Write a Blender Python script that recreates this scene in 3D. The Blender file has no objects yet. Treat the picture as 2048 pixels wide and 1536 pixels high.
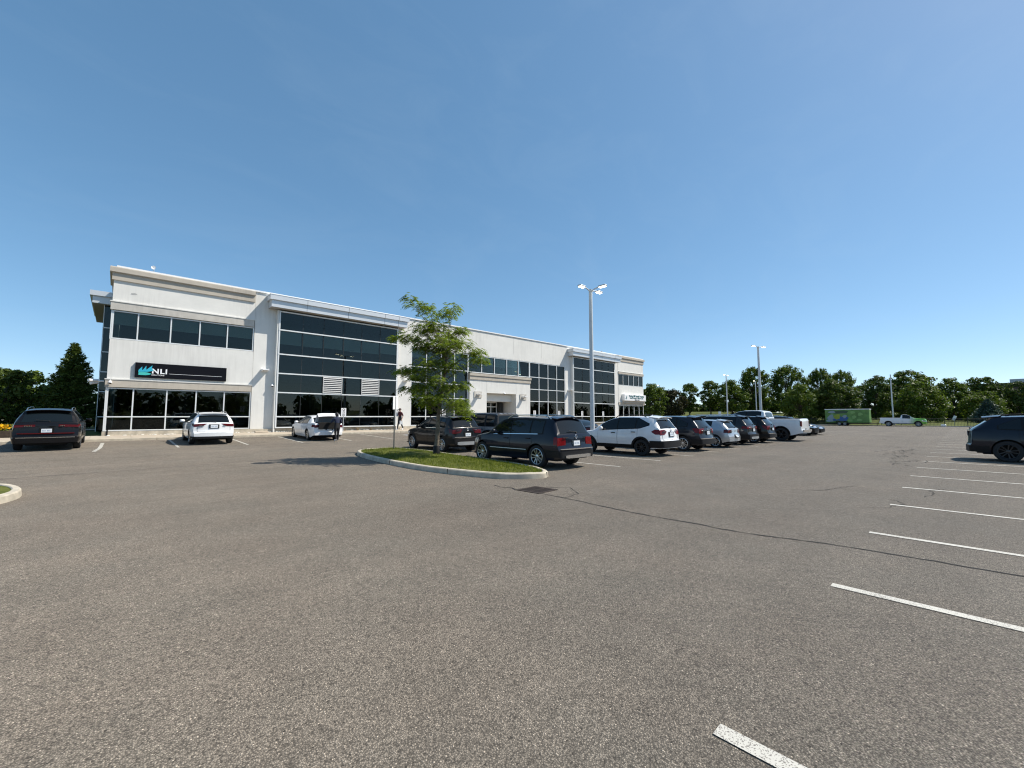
import bpy, bmesh, math, random
from math import pi, sin, cos, tan, atan2, sqrt, radians, hypot
from mathutils import Vector, Matrix, noise

rng = random.Random(11)
SC = bpy.context.scene
COL = SC.collection
EYE = 1.65


# ------------------------------------------------------------------ helpers
def lerp(a, b, t):
    return a + (b - a) * t


def smooth(a, b, x):
    t = min(1.0, max(0.0, (x - a) / (b - a)))
    return t * t * (3 - 2 * t)


def pl(pts, x):
    if x <= pts[0][0]:
        return pts[0][1]
    for i in range(len(pts) - 1):
        if x <= pts[i + 1][0]:
            a, b = pts[i], pts[i + 1]
            return lerp(a[1], b[1], (x - a[0]) / max(1e-9, b[0] - a[0]))
    return pts[-1][1]


class MB:
    """collects boxes, tubes, lathes and grids, then links them as ONE mesh object"""

    def __init__(self):
        self.v, self.f, self.m = [], [], []

    def add(self, verts, faces, mi=0):
        o = len(self.v)
        self.v.extend([tuple(p) for p in verts])
        for fc in faces:
            self.f.append(tuple(i + o for i in fc))
            self.m.append(mi)
        return self

    def box(self, x0, x1, y0, y1, z0, z1, mi=0, M=None):
        vs = [(x0, y0, z0), (x1, y0, z0), (x1, y1, z0), (x0, y1, z0), (x0, y0, z1), (x1, y0, z1), (x1, y1, z1), (x0, y1, z1)]
        if M is not None:
            vs = [M @ Vector(p) for p in vs]
        return self.add(vs, [(0, 3, 2, 1), (4, 5, 6, 7), (0, 1, 5, 4), (1, 2, 6, 5), (2, 3, 7, 6), (3, 0, 4, 7)], mi)

    def bbox(self, x0, x1, y0, y1, z0, z1, b, mi=0, M=None):
        """box with chamfered vertical and top edges"""
        def ring(i, z):
            return [(x0 + i + b, y0 + i, z), (x1 - i - b, y0 + i, z), (x1 - i, y0 + i + b, z), (x1 - i, y1 - i - b, z),
                    (x1 - i - b, y1 - i, z), (x0 + i + b, y1 - i, z), (x0 + i, y1 - i - b, z), (x0 + i, y0 + i + b, z)]
        rings = [ring(b * .7, z0), ring(0, z0 + b), ring(0, z1 - b), ring(b * .7, z1)]
        vs, fs = [], []
        for r in rings:
            vs += r
        for k in range(3):
            for i in range(8):
                j = (i + 1) % 8
                fs.append((k * 8 + i, k * 8 + j, (k + 1) * 8 + j, (k + 1) * 8 + i))
        fs.append(tuple(reversed(range(8))))
        fs.append(tuple(24 + i for i in range(8)))
        if M is not None:
            vs = [M @ Vector(p) for p in vs]
        return self.add(vs, fs, mi)

    def tube(self, pts, rad, n=8, mi=0, cap=True):
        pts = [Vector(p) for p in pts]
        if not isinstance(rad, (list, tuple)):
            rad = [rad] * len(pts)
        vs, fs = [], []
        ref = None
        for i, p in enumerate(pts):
            d = (pts[min(i + 1, len(pts) - 1)] - pts[max(i - 1, 0)])
            if d.length < 1e-9:
                d = Vector((0, 0, 1))
            d.normalize()
            if ref is None:
                ref = Vector((1, 0, 0)) if abs(d.x) < .9 else Vector((0, 1, 0))
            a = (ref - d * ref.dot(d)).normalized()
            ref = a
            b = d.cross(a)
            for k in range(n):
                t = 2 * pi * k / n
                vs.append(p + (a * cos(t) + b * sin(t)) * rad[i])
        for i in range(len(pts) - 1):
            for k in range(n):
                j = (k + 1) % n
                fs.append((i * n + k, i * n + j, (i + 1) * n + j, (i + 1) * n + k))
        if cap:
            fs.append(tuple(reversed(range(n))))
            fs.append(tuple((len(pts) - 1) * n + k for k in range(n)))
        return self.add(vs, fs, mi)

    def lathe(self, prof, M, n=24, mi=0, closed=False):
        vs, fs = [], []
        for (r, z) in prof:
            for k in range(n):
                t = 2 * pi * k / n
                vs.append(M @ Vector((r * cos(t), r * sin(t), z)))
        for i in range(len(prof) - 1):
            for k in range(n):
                j = (k + 1) % n
                fs.append((i * n + k, i * n + j, (i + 1) * n + j, (i + 1) * n + k))
        if closed:
            fs.append(tuple(reversed(range(n))))
            fs.append(tuple((len(prof) - 1) * n + k for k in range(n)))
        return self.add(vs, fs, mi)

    def grid(self, rows, mi=0, flip=False):
        n = len(rows[0])
        vs = [p for r in rows for p in r]
        fs = []
        for i in range(len(rows) - 1):
            for j in range(n - 1):
                q = (i * n + j, i * n + j + 1, (i + 1) * n + j + 1, (i + 1) * n + j)
                fs.append(tuple(reversed(q)) if flip else q)
        return self.add(vs, fs, mi)

    def prism(self, pts, h, fn, mi=0):
        """polygon pts (2-D) extruded by h; fn maps (u, v, w) to a 3-D point"""
        n = len(pts)
        vs = [fn(u, v, 0) for u, v in pts] + [fn(u, v, h) for u, v in pts]
        fs = [tuple(range(n)), tuple(reversed([n + i for i in range(n)]))]
        for i in range(n):
            j = (i + 1) % n
            fs.append((i, n + i, n + j, j))
        return self.add(vs, fs, mi)

    def build(self, name, mats, parent=None, smooth_deg=None):
        me = bpy.data.meshes.new(name)
        me.from_pydata(self.v, [], self.f)
        if not isinstance(mats, (list, tuple)):
            mats = [mats]
        for m in mats:
            me.materials.append(m)
        if len(mats) > 1:
            me.polygons.foreach_set('material_index', self.m)
        if smooth_deg:
            me.polygons.foreach_set('use_smooth', [True] * len(me.polygons))
            me.set_sharp_from_angle(angle=radians(smooth_deg))
        me.update()
        o = bpy.data.objects.new(name, me)
        COL.objects.link(o)
        if parent is not None:
            o.parent = parent
        return o


def tag(o, label=None, cat=None, group=None, kind=None):
    if label:
        o['label'] = label
    if cat:
        o['category'] = cat
    if group:
        o['group'] = group
    if kind:
        o['kind'] = kind
    return o


def empty(name, loc, rz=0.0, label=None, cat=None, group=None, rx=0.0):
    o = bpy.data.objects.new(name, None)
    o.empty_display_size = .3
    COL.objects.link(o)
    o.location = loc
    o.rotation_euler = (rx, 0, rz)
    return tag(o, label, cat, group)


def copy_tree(o, parent=None):
    c = o.copy()
    COL.objects.link(c)
    if parent is not None:
        c.parent = parent
    for ch in list(o.children):
        copy_tree(ch, c)
    return c


# ------------------------------------------------------------------ materials
def mat(name, col, rough=.6, metal=0., spec=.5, coat=0., vary=0., vscale=3., bump=0., bscale=60., emit=None, estr=0.):
    m = bpy.data.materials.new(name)
    m.use_nodes = True
    nt = m.node_tree
    b = nt.nodes['Principled BSDF']
    b.inputs['Base Color'].default_value = (*col, 1)
    b.inputs['Roughness'].default_value = rough
    b.inputs['Metallic'].default_value = metal
    b.inputs['Specular IOR Level'].default_value = spec
    b.inputs['Coat Weight'].default_value = coat
    b.inputs['Coat Roughness'].default_value = .04
    if emit:
        b.inputs['Emission Color'].default_value = (*emit, 1)
        b.inputs['Emission Strength'].default_value = estr
    if vary or bump:
        geo = nt.nodes.new('ShaderNodeNewGeometry')
    if vary:
        n = nt.nodes.new('ShaderNodeTexNoise')
        n.inputs['Scale'].default_value = vscale
        n.inputs['Detail'].default_value = 6
        nt.links.new(geo.outputs['Position'], n.inputs['Vector'])
        r = nt.nodes.new('ShaderNodeMapRange')
        r.inputs['From Min'].default_value = .3
        r.inputs['From Max'].default_value = .7
        r.inputs['To Min'].default_value = 1 - vary
        r.inputs['To Max'].default_value = 1 + vary
        nt.links.new(n.outputs['Fac'], r.inputs['Value'])
        mx = nt.nodes.new('ShaderNodeVectorMath')
        mx.operation = 'SCALE'
        mx.inputs[0].default_value = col
        nt.links.new(r.outputs['Result'], mx.inputs['Scale'])
        nt.links.new(mx.outputs['Vector'], b.inputs['Base Color'])
    if bump:
        n2 = nt.nodes.new('ShaderNodeTexNoise')
        n2.inputs['Scale'].default_value = bscale
        n2.inputs['Detail'].default_value = 4
        nt.links.new(geo.outputs['Position'], n2.inputs['Vector'])
        bp = nt.nodes.new('ShaderNodeBump')
        bp.inputs['Strength'].default_value = bump
        bp.inputs['Distance'].default_value = .01
        nt.links.new(n2.outputs['Fac'], bp.inputs['Height'])
        nt.links.new(bp.outputs['Normal'], b.inputs['Normal'])
    return m


def glass_mat(name, tint, extra=.0, rough=0.0):
    m = bpy.data.materials.new(name)
    m.use_nodes = True
    nt = m.node_tree
    nt.nodes.remove(nt.nodes['Principled BSDF'])
    out = nt.nodes['Material Output']
    tr = nt.nodes.new('ShaderNodeBsdfTransparent')
    tr.inputs['Color'].default_value = (*tint, 1)
    gl = nt.nodes.new('ShaderNodeBsdfGlossy')
    gl.inputs['Roughness'].default_value = rough
    gl.inputs['Color'].default_value = (.86, .88, .84, 1)
    fr = nt.nodes.new('ShaderNodeFresnel')
    fr.inputs['IOR'].default_value = 1.42
    ad = nt.nodes.new('ShaderNodeMath')
    ad.operation = 'ADD'
    ad.use_clamp = True
    ad.inputs[1].default_value = extra
    nt.links.new(fr.outputs['Fac'], ad.inputs[0])
    mx = nt.nodes.new('ShaderNodeMixShader')
    nt.links.new(ad.outputs[0], mx.inputs['Fac'])
    nt.links.new(tr.outputs[0], mx.inputs[1])
    nt.links.new(gl.outputs[0], mx.inputs[2])
    nt.links.new(mx.outputs[0], out.inputs['Surface'])
    return m


def leaf_mat(name, c0, c1, trans=.35):
    m = bpy.data.materials.new(name)
    m.use_nodes = True
    nt = m.node_tree
    b = nt.nodes['Principled BSDF']
    out = nt.nodes['Material Output']
    geo = nt.nodes.new('ShaderNodeNewGeometry')
    n = nt.nodes.new('ShaderNodeTexNoise')
    n.inputs['Scale'].default_value = 1.3
    n.inputs['Detail'].default_value = 5
    nt.links.new(geo.outputs['Position'], n.inputs['Vector'])
    mth = nt.nodes.new('ShaderNodeMath')
    mth.operation = 'ADD'
    nt.links.new(geo.outputs['Random Per Island'], mth.inputs[0])
    nt.links.new(n.outputs['Fac'], mth.inputs[1])
    mr = nt.nodes.new('ShaderNodeMapRange')
    mr.inputs['From Min'].default_value = .4
    mr.inputs['From Max'].default_value = 1.6
    nt.links.new(mth.outputs[0], mr.inputs['Value'])
    mix = nt.nodes.new('ShaderNodeMix')
    mix.data_type = 'RGBA'
    mix.inputs['A'].default_value = (*c0, 1)
    mix.inputs['B'].default_value = (*c1, 1)
    nt.links.new(mr.outputs['Result'], mix.inputs['Factor'])
    nt.links.new(mix.outputs['Result'], b.inputs['Base Color'])
    b.inputs['Roughness'].default_value = .45
    b.inputs['Specular IOR Level'].default_value = .12
    tl = nt.nodes.new('ShaderNodeBsdfTranslucent')
    sc = nt.nodes.new('ShaderNodeVectorMath')
    sc.operation = 'MULTIPLY'
    sc.inputs[1].default_value = (1.5, 1.6, .6)
    nt.links.new(mix.outputs['Result'], sc.inputs[0])
    nt.links.new(sc.outputs['Vector'], tl.inputs['Color'])
    mx = nt.nodes.new('ShaderNodeMixShader')
    mx.inputs['Fac'].default_value = trans
    nt.links.new(b.outputs[0], mx.inputs[1])
    nt.links.new(tl.outputs[0], mx.inputs[2])
    nt.links.new(mx.outputs[0], out.inputs['Surface'])
    return m


def rgb(h):
    """sRGB 0-255 to linear"""
    def c(x):
        x /= 255
        return x / 12.92 if x <= .04045 else ((x + .055) / 1.055) ** 2.4
    return tuple(c(x) for x in h)


def asphalt_mat():
    m = bpy.data.materials.new('asphalt')
    m.use_nodes = True
    nt = m.node_tree
    L = nt.links.new
    b = nt.nodes['Principled BSDF']
    geo = nt.nodes.new('ShaderNodeNewGeometry')

    def nz(scale, detail=3, rough=.6, vec=None):
        n = nt.nodes.new('ShaderNodeTexNoise')
        n.inputs['Scale'].default_value = scale
        n.inputs['Detail'].default_value = detail
        n.inputs['Roughness'].default_value = rough
        L(vec or geo.outputs['Position'], n.inputs['Vector'])
        return n.outputs['Fac']

    def mr(v, a, b_, c, d):
        r = nt.nodes.new('ShaderNodeMapRange')
        for k, x in zip(('From Min', 'From Max', 'To Min', 'To Max'), (a, b_, c, d)):
            r.inputs[k].default_value = x
        L(v, r.inputs['Value'])
        return r.outputs['Result']

    def mul(a, b_):
        q = nt.nodes.new('ShaderNodeMath')
        q.operation = 'MULTIPLY'
        L(a, q.inputs[0])
        L(b_, q.inputs[1])
        return q.outputs[0]
    # stones: every voronoi cell is a chip with its own grey
    vo = nt.nodes.new('ShaderNodeTexVoronoi')
    vo.inputs['Scale'].default_value = 112
    L(geo.outputs['Position'], vo.inputs['Vector'])
    sep = nt.nodes.new('ShaderNodeSeparateColor')
    L(vo.outputs['Color'], sep.inputs['Color'])
    stone = mr(sep.outputs['Red'], 0, 1, .50, 1.42)
    light = mr(sep.outputs['Green'], .91, .98, 1.0, 2.0)
    dark = mr(sep.outputs['Blue'], .95, .99, 1.0, .35)
    gap = mr(vo.outputs['Distance'], .2, .75, 1.15, .50)
    big = mr(nz(.25, 5), .3, .7, .86, 1.13)
    mid = mr(nz(1.7, 6, .7), .3, .7, .88, 1.12)
    fine = mr(nz(14, 4, .7), .3, .7, .82, 1.18)
    # long wheel-polished streaks parallel to the drive aisles
    mp = nt.nodes.new('ShaderNodeMapping')
    mp.inputs['Scale'].default_value = (.05, .9, 1)
    L(geo.outputs['Position'], mp.inputs['Vector'])
    streak = mr(nz(1.0, 4, .6, mp.outputs['Vector']), .35, .65, .93, 1.06)
    f = mul(mul(mul(stone, light), mul(dark, gap)), mul(mul(big, mid), mul(fine, streak)))
    # old oil drips and damp-looking patches
    f = mul(f, mul(mr(nz(.85, 3, .5), .62, .74, 1.0, .80), mr(nz(2.6, 4, .6), .66, .76, 1.0, .84)))
    hue = nt.nodes.new('ShaderNodeMix')
    hue.data_type = 'RGBA'
    hue.inputs['A'].default_value = (.232, .196, .156, 1)
    hue.inputs['B'].default_value = (.220, .192, .155, 1)
    L(mr(nz(.6, 4), .35, .65, 0, 1), hue.inputs['Factor'])
    sc = nt.nodes.new('ShaderNodeVectorMath')
    sc.operation = 'SCALE'
    L(hue.outputs['Result'], sc.inputs[0])
    L(f, sc.inputs['Scale'])
    L(sc.outputs['Vector'], b.inputs['Base Color'])
    b.inputs['Roughness'].default_value = .82
    if 'Diffuse Roughness' in b.inputs:
        b.inputs['Diffuse Roughness'].default_value = .45
    b.inputs['Specular IOR Level'].default_value = .3
    bp = nt.nodes.new('ShaderNodeBump')
    bp.inputs['Strength'].default_value = .8
    bp.inputs['Distance'].default_value = .006
    L(f, bp.inputs['Height'])
    L(bp.outputs['Normal'], b.inputs['Normal'])
    return m


def grass_mat(name, c0, c1, scale=2.0):
    m = bpy.data.materials.new(name)
    m.use_nodes = True
    nt = m.node_tree
    L = nt.links.new
    b = nt.nodes['Principled BSDF']
    geo = nt.nodes.new('ShaderNodeNewGeometry')
    n = nt.nodes.new('ShaderNodeTexNoise')
    n.inputs['Scale'].default_value = scale
    n.inputs['Detail'].default_value = 8
    n.inputs['Roughness'].default_value = .75
    L(geo.outputs['Position'], n.inputs['Vector'])
    mr = nt.nodes.new('ShaderNodeMapRange')
    mr.inputs['From Min'].default_value = .32
    mr.inputs['From Max'].default_value = .68
    L(n.outputs['Fac'], mr.inputs['Value'])
    mix = nt.nodes.new('ShaderNodeMix')
    mix.data_type = 'RGBA'
    mix.inputs['A'].default_value = (*c0, 1)
    mix.inputs['B'].default_value = (*c1, 1)
    L(mr.outputs['Result'], mix.inputs['Factor'])
    L(mix.outputs['Result'], b.inputs['Base Color'])
    b.inputs['Roughness'].default_value = .9
    b.inputs['Specular IOR Level'].default_value = .15
    return m


def worn_paint_mat():
    """white line paint: worn through in small specks where the stones poke out"""
    m = bpy.data.materials.new('line_paint')
    m.use_nodes = True
    nt = m.node_tree
    L = nt.links.new
    b = nt.nodes['Principled BSDF']
    geo = nt.nodes.new('ShaderNodeNewGeometry')
    n = nt.nodes.new('ShaderNodeTexNoise')
    n.inputs['Scale'].default_value = 120
    n.inputs['Detail'].default_value = 2
    L(geo.outputs['Position'], n.inputs['Vector'])
    n2 = nt.nodes.new('ShaderNodeTexNoise')
    n2.inputs['Scale'].default_value = 2.5
    n2.inputs['Detail'].default_value = 4
    L(geo.outputs['Position'], n2.inputs['Vector'])
    ad = nt.nodes.new('ShaderNodeMath')
    ad.operation = 'MULTIPLY_ADD'
    ad.inputs[1].default_value = .35
    L(n2.outputs['Fac'], ad.inputs[0])
    L(n.outputs['Fac'], ad.inputs[2])
    mr = nt.nodes.new('ShaderNodeMapRange')
    mr.inputs['From Min'].default_value = .735
    mr.inputs['From Max'].default_value = .79
    L(ad.outputs[0], mr.inputs['Value'])
    mix = nt.nodes.new('ShaderNodeMix')
    mix.data_type = 'RGBA'
    mix.inputs['A'].default_value = (.50, .485, .435, 1)
    mix.inputs['B'].default_value = (.17, .155, .14, 1)
    L(mr.outputs['Result'], mix.inputs['Factor'])
    L(mix.outputs['Result'], b.inputs['Base Color'])
    b.inputs['Roughness'].default_value = .7
    return m


M = {}
M['asphalt'] = asphalt_mat()
M['line'] = worn_paint_mat()
M['crack'] = mat('crack_tar', (.012, .011, .01), .9)
M['seam'] = mat('seam', (.10, .09, .08), .9, vary=.3, vscale=9)
M['grass'] = grass_mat('lawn', (.05, .068, .014), (.125, .14, .036), .35)
M['island_grass'] = grass_mat('island_lawn', (.055, .070, .012), (.15, .155, .036), 2.2)
M['blade'] = leaf_mat('grass_blade', (.075, .105, .016), (.20, .22, .05), .35)
M['concrete'] = mat('kerb_concrete', (.47, .42, .335), .85, vary=.22, vscale=4, bump=.5, bscale=45)
M['sidewalk'] = mat('sidewalk_concrete', (.43, .37, .29), .85, vary=.12, vscale=2, bump=.3, bscale=60)
M['stucco'] = mat('white_stucco', (.71, .70, .665), .85, vary=.035, vscale=1.5, bump=.10, bscale=40)
M['stucco_tan'] = mat('tan_stucco', (.47, .425, .36), .85, vary=.06, vscale=3, bump=.1, bscale=40)
M['stucco_grey'] = mat('grey_stucco', (.50, .475, .43), .85, vary=.09, vscale=3, bump=.1, bscale=40)


def weather(m, amt=.10, col=(.60, .58, .54)):
    """faint vertical rain streaks and panel-size tone shifts on a wall"""
    nt = m.node_tree
    b = nt.nodes['Principled BSDF']
    src = b.inputs['Base Color'].links[0].from_socket
    geo = nt.nodes.new('ShaderNodeNewGeometry')
    mp = nt.nodes.new('ShaderNodeMapping')
    mp.inputs['Scale'].default_value = (3.2, 3.2, .22)
    nt.links.new(geo.outputs['Position'], mp.inputs['Vector'])
    n = nt.nodes.new('ShaderNodeTexNoise')
    n.inputs['Scale'].default_value = 1.6
    n.inputs['Detail'].default_value = 7
    n.inputs['Roughness'].default_value = .65
    nt.links.new(mp.outputs['Vector'], n.inputs['Vector'])
    n2 = nt.nodes.new('ShaderNodeTexNoise')
    n2.inputs['Scale'].default_value = .28
    n2.inputs['Detail'].default_value = 3
    nt.links.new(geo.outputs['Position'], n2.inputs['Vector'])
    pr = nt.nodes.new('ShaderNodeMath')
    pr.operation = 'MULTIPLY'
    nt.links.new(n.outputs['Fac'], pr.inputs[0])
    nt.links.new(n2.outputs['Fac'], pr.inputs[1])
    r = nt.nodes.new('ShaderNodeMapRange')
    r.inputs['From Min'].default_value = .24
    r.inputs['From Max'].default_value = .42
    r.inputs['To Max'].default_value = amt * 3
    nt.links.new(pr.outputs[0], r.inputs['Value'])
    mx = nt.nodes.new('ShaderNodeMix')
    mx.data_type = 'RGBA'
    mx.inputs['B'].default_value = (col[0] * .72, col[1] * .72, col[2] * .72, 1)
    nt.links.new(r.outputs['Result'], mx.inputs['Factor'])
    nt.links.new(src, mx.inputs['A'])
    nt.links.new(mx.outputs['Result'], b.inputs['Base Color'])


weather(M['stucco'])
weather(M['stucco_tan'], .12, (.36, .33, .29))
weather(M['stucco_grey'], .12, (.38, .36, .33))
M['cap'] = mat('white_cap_metal', (.82, .83, .84), .4, vary=.02)
M['panel'] = mat('aluminium_panel', (.62, .64, .66), .38, metal=.25, vary=.03, vscale=1)
M['soffit'] = mat('soffit_panel', (.36, .34, .31), .7)
M['alu'] = mat('pale_aluminium', (.72, .74, .74), .4, metal=.1)
M['dark_alu'] = mat('dark_gasket', (.03, .034, .036), .5)
M['glass'] = glass_mat('tinted_glass', (.58, .65, .64), .004)
M['blind'] = mat('roller_blind', (.72, .76, .72), .9)
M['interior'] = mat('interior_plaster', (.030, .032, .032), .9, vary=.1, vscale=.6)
M['black_sign'] = mat('black_sign', (.005, .005, .008), .45, spec=.15)
M['white'] = mat('white_enamel', (.82, .82, .82), .4)
M['white_letter'] = mat('white_letter', (.85, .86, .88), .5)
M['cyan'] = mat('cyan_letter', (.03, .42, .58), .4)
M['teal'] = mat('teal_letter', (.06, .50, .46), .4)
M['ink'] = mat('sign_ink', (.03, .03, .035), .5)
M['sign_blue'] = mat('sign_blue', (.02, .12, .38), .4)
M['sign_teal'] = mat('sign_teal', (.02, .12, .13), .5)
M['louvre'] = mat('louvre_metal', (.50, .50, .49), .5, vary=.05)
M['galv'] = mat('galvanised_steel', (.42, .43, .43), .45, metal=.6, vary=.1)
M['post_grey'] = mat('post_grey', (.17, .17, .16), .5, metal=.5)
M['pole'] = mat('pole_paint', (.56, .59, .61), .45, vary=.04, vscale=2)
M['lamp'] = mat('lamp_lens', (.9, .88, .8), .3, emit=(1, .93, .74), estr=6)
M['iron'] = mat('cast_iron', (.05, .036, .028), .7, metal=.4, vary=.25, vscale=20)
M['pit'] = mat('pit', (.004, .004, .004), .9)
M['bark'] = mat('bark', (.16, .13, .10), .9, vary=.35, vscale=12, bump=.8, bscale=30)
M['bark_dark'] = mat('dark_bark', (.06, .048, .038), .9, vary=.3, vscale=8)
M['locust'] = leaf_mat('locust_leaf', (.075, .115, .012), (.20, .25, .034), .45)
M['leaf_a'] = leaf_mat('maple_leaf', (.034, .062, .012), (.125, .170, .030), .28)
M['leaf_b'] = leaf_mat('dark_leaf', (.024, .046, .011), (.090, .122, .026), .25)
M['leaf_c'] = leaf_mat('bright_leaf', (.045, .075, .012), (.115, .155, .028), .3)
M['leaf_d'] = leaf_mat('purple_leaf', (.022, .024, .014), (.06, .058, .028), .2)
M['needle'] = leaf_mat('spruce_needle', (.032, .060, .014), (.150, .190, .050), .18)
M['blue_needle'] = leaf_mat('blue_spruce_needle', (.034, .062, .052), (.110, .160, .140), .1)
M['flower'] = leaf_mat('yellow_flower', (.55, .26, .01), (.75, .45, .02), .2)
M['orange_flower'] = leaf_mat('orange_flower', (.6, .16, .03), (.75, .4, .2), .2)
M['stone'] = mat('wall_block', (.30, .285, .25), .9, vary=.3, vscale=5, bump=.6, bscale=20)
M['pebble'] = mat('white_pebble', (.72, .70, .64), .8, vary=.15, vscale=30)
M['rubber'] = mat('tyre_rubber', (.016, .016, .017), .8)
M['plastic'] = mat('black_plastic', (.010, .010, .011), .6, spec=.25, vary=.15, vscale=20)
M['carglass'] = mat('car_glass', (.006, .009, .010), .02, spec=.42)
M['chrome'] = mat('chrome', (.78, .78, .78), .12, metal=1)
M['rim'] = mat('alloy_rim', (.55, .56, .57), .28, metal=.9)
M['rim_dark'] = mat('dark_rim', (.04, .04, .042), .35, metal=.6)
M['red'] = mat('red_lens', (.14, .003, .005), .15, spec=.3)
M['dark_red'] = mat('dark_red_lens', (.085, .004, .006), .15, spec=.35)
M['clear'] = mat('clear_lens', (.62, .65, .68), .08, metal=.6)
M['plate'] = mat('plate_white', (.68, .72, .76), .4)
M['plate_blue'] = mat('plate_blue', (.22, .30, .42), .4)
M['skin'] = mat('skin', (.50, .30, .21), .55)
M['fence'] = mat('fence_black', (.02, .022, .022), .6)


def paint(name, col, metal=0., rough=.3):
    return mat(name, col, rough, metal=metal, coat=(.9 if max(col) > .2 else .5), spec=.12, vary=.03, vscale=6)


P = {'white': paint('white_paint', (.78, .79, .80)),
     'black': paint('black_paint', (.005, .005, .006)),
     'blueblack': paint('blue_black_paint', (.006, .009, .018)),
     'charcoal': paint('charcoal_paint', (.020, .024, .032), .4),
     'silver': paint('silver_paint', (.42, .45, .48), .5),
     'jeepgrey': paint('pale_silver_paint', (.46, .48, .52), .35),
     'graphite': paint('graphite_paint', (.028, .030, .034), .4),
     'maroonblack': paint('maroon_black_paint', (.0065, .0055, .0058)),
     'green': paint('green_paint', (.10, .36, .03))}


# ------------------------------------------------------------------ ground
def gz(x, y):
    """height of the paved ground"""
    z = pl([(-200, 0), (14, 0), (20, .055), (25, .20), (30.3, .36), (33, .44), (60, .5)], y)
    fade = 1 - smooth(60, 75, x)
    return z * fade


def tz(x, y):
    """height of the lawn around it"""
    z = gz(x, y)
    # grassy bank beyond the far edge of the lot
    a = smooth(99, 113, x) * (.5 + 2.3 * smooth(2, 42, y))
    b = smooth(62, 76, y) * 2.2 * smooth(60, 80, x)
    return z + max(a, b) + .0


def in_lot(x, y):
    if not (-70 <= x <= 95.5 and y >= -60):
        return False
    if x < 60.5:
        return y <= 30.3
    return y <= 58


def grid_sheet(name, xs, ys, fz, m, keep=None):
    b = MB()
    idx = {}
    for i, x in enumerate(xs):
        for j, y in enumerate(ys):
            idx[i, j] = len(b.v)
            b.v.append((x, y, fz(x, y)))
    for i in range(len(xs) - 1):
        for j in range(len(ys) - 1):
            if keep and not keep((xs[i] + xs[i + 1]) / 2, (ys[j] + ys[j + 1]) / 2):
                continue
            b.f.append((idx[i, j], idx[i + 1, j], idx[i + 1, j + 1], idx[i, j + 1]))
            b.m.append(0)
    return b.build(name, m, None, 60)


def frange(a, b, s):
    n = max(1, int(round((b - a) / s)))
    return [a + (b - a) * i / n for i in range(n + 1)]


xs = frange(-70, 60.5, 2.9) + frange(60.5, 95.5, 2.5)[1:]
ys = frange(-60, 14, 3.7) + frange(14, 20, 1)[1:] + frange(20, 25, 1)[1:] + frange(25, 30.3, .88)[1:] + frange(30.3, 58, 2.3)[1:]
tag(grid_sheet('parking_lot', xs, ys, gz, M['asphalt'], in_lot), 'sunlit grey asphalt of the parking lot', 'parking lot', kind='structure')


def lawn_z(x, y):
    return tz(x, y) - (.10 if in_lot(x, y) or (-60 < x < 62 and y < 36 and y > -60) else (-.03))


gx = [-900, -500, -300, -200, -140, -110] + frange(-90, 140, 3.3) + [150, 165, 185, 220, 280, 400, 600, 1000]
gy = [-600, -300, -150, -100] + frange(-70, 110, 3.3) + [120, 135, 160, 200, 280, 400, 700, 1100]
tag(grid_sheet('ground', gx, gy, lawn_z, M['grass']), 'mown grass ground beyond the parking lot', 'ground', kind='structure')


def sheet(b, pts, dz, z=gz, mi=0):
    """thin flat polygon lying on the ground"""
    b.add([(x, y, z(x, y) + dz) for x, y in pts], [tuple(range(len(pts)))], mi)


def strip(b, pts, w, dz, mi=0, z=gz, jit=0.):
    """ribbon of width w along a polyline on the ground"""
    L_, R_ = [], []
    for i, (x, y) in enumerate(pts):
        a = pts[max(i - 1, 0)]
        c = pts[min(i + 1, len(pts) - 1)]
        d = Vector((c[0] - a[0], c[1] - a[1]))
        d = d.normalized() if d.length > 1e-6 else Vector((1, 0))
        ww = w * (1 + jit * (rng.random() - .5) * 2) / 2
        n = Vector((-d.y, d.x)) * ww
        L_.append((x + n.x, y + n.y, z(x + n.x, y + n.y) + dz))
        R_.append((x - n.x, y - n.y, z(x - n.x, y - n.y) + dz))
    b.grid([L_, R_], mi, flip=True)


# painted stall lines: every line an object of its own
def stall_line(pts, w, label, group):
    b = MB()
    q = []
    for i in range(len(pts) - 1):
        n = max(1, int(hypot(pts[i + 1][0] - pts[i][0], pts[i + 1][1] - pts[i][1]) / .8))
        q += [(lerp(pts[i][0], pts[i + 1][0], k / n), lerp(pts[i][1], pts[i + 1][1], k / n)) for k in range(n)]
    q.append(pts[-1])
    strip(b, q, w, .006, jit=.03)
    return tag(b.build('parking_line', M['line']), label, 'parking line', group, 'structure')


for i in range(28):
    x = 2.40 + 2.755 * i + (.05 if i == 1 else 0)
    if x > 80:
        break
    y0 = [.98, .97, 1.0, 1.02, 1.05, 1.08, 1.1][min(i, 6)]
    stall_line([(x, y0), (x, -4.6)], .105, 'white stall line on the right side of the lot', 'stall lines on the right side')
for i in range(18):
    x = 12.12 + 2.72 * i
    stall_line([(x, 7.75), (x, 13.9)], .10, 'white stall line between cars of the central rows', 'stall lines of the central rows')
    stall_line([(x, 13.9), (x, 19.6)], .10, 'white stall line between cars of the central rows', 'stall lines of the central rows')
for x in [-.48, 2.2, 4.98, 7.6, 10.3, 13.0, 18.0, 20.7, 23.4, 26.1, 28.8, 31.5]:
    y0, y1 = (25.0, 29.9)
    pts = [(x, y1), (x, y0)]
    if x < 0:
        pts = [(-.42, 29.2), (-.44, 27.6), (-.46, 26.2), (-.60, 24.6)]
    stall_line(pts, .13 if x < 0 else .10, 'white stall line in front of the building', 'stall lines beside the building')
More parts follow.
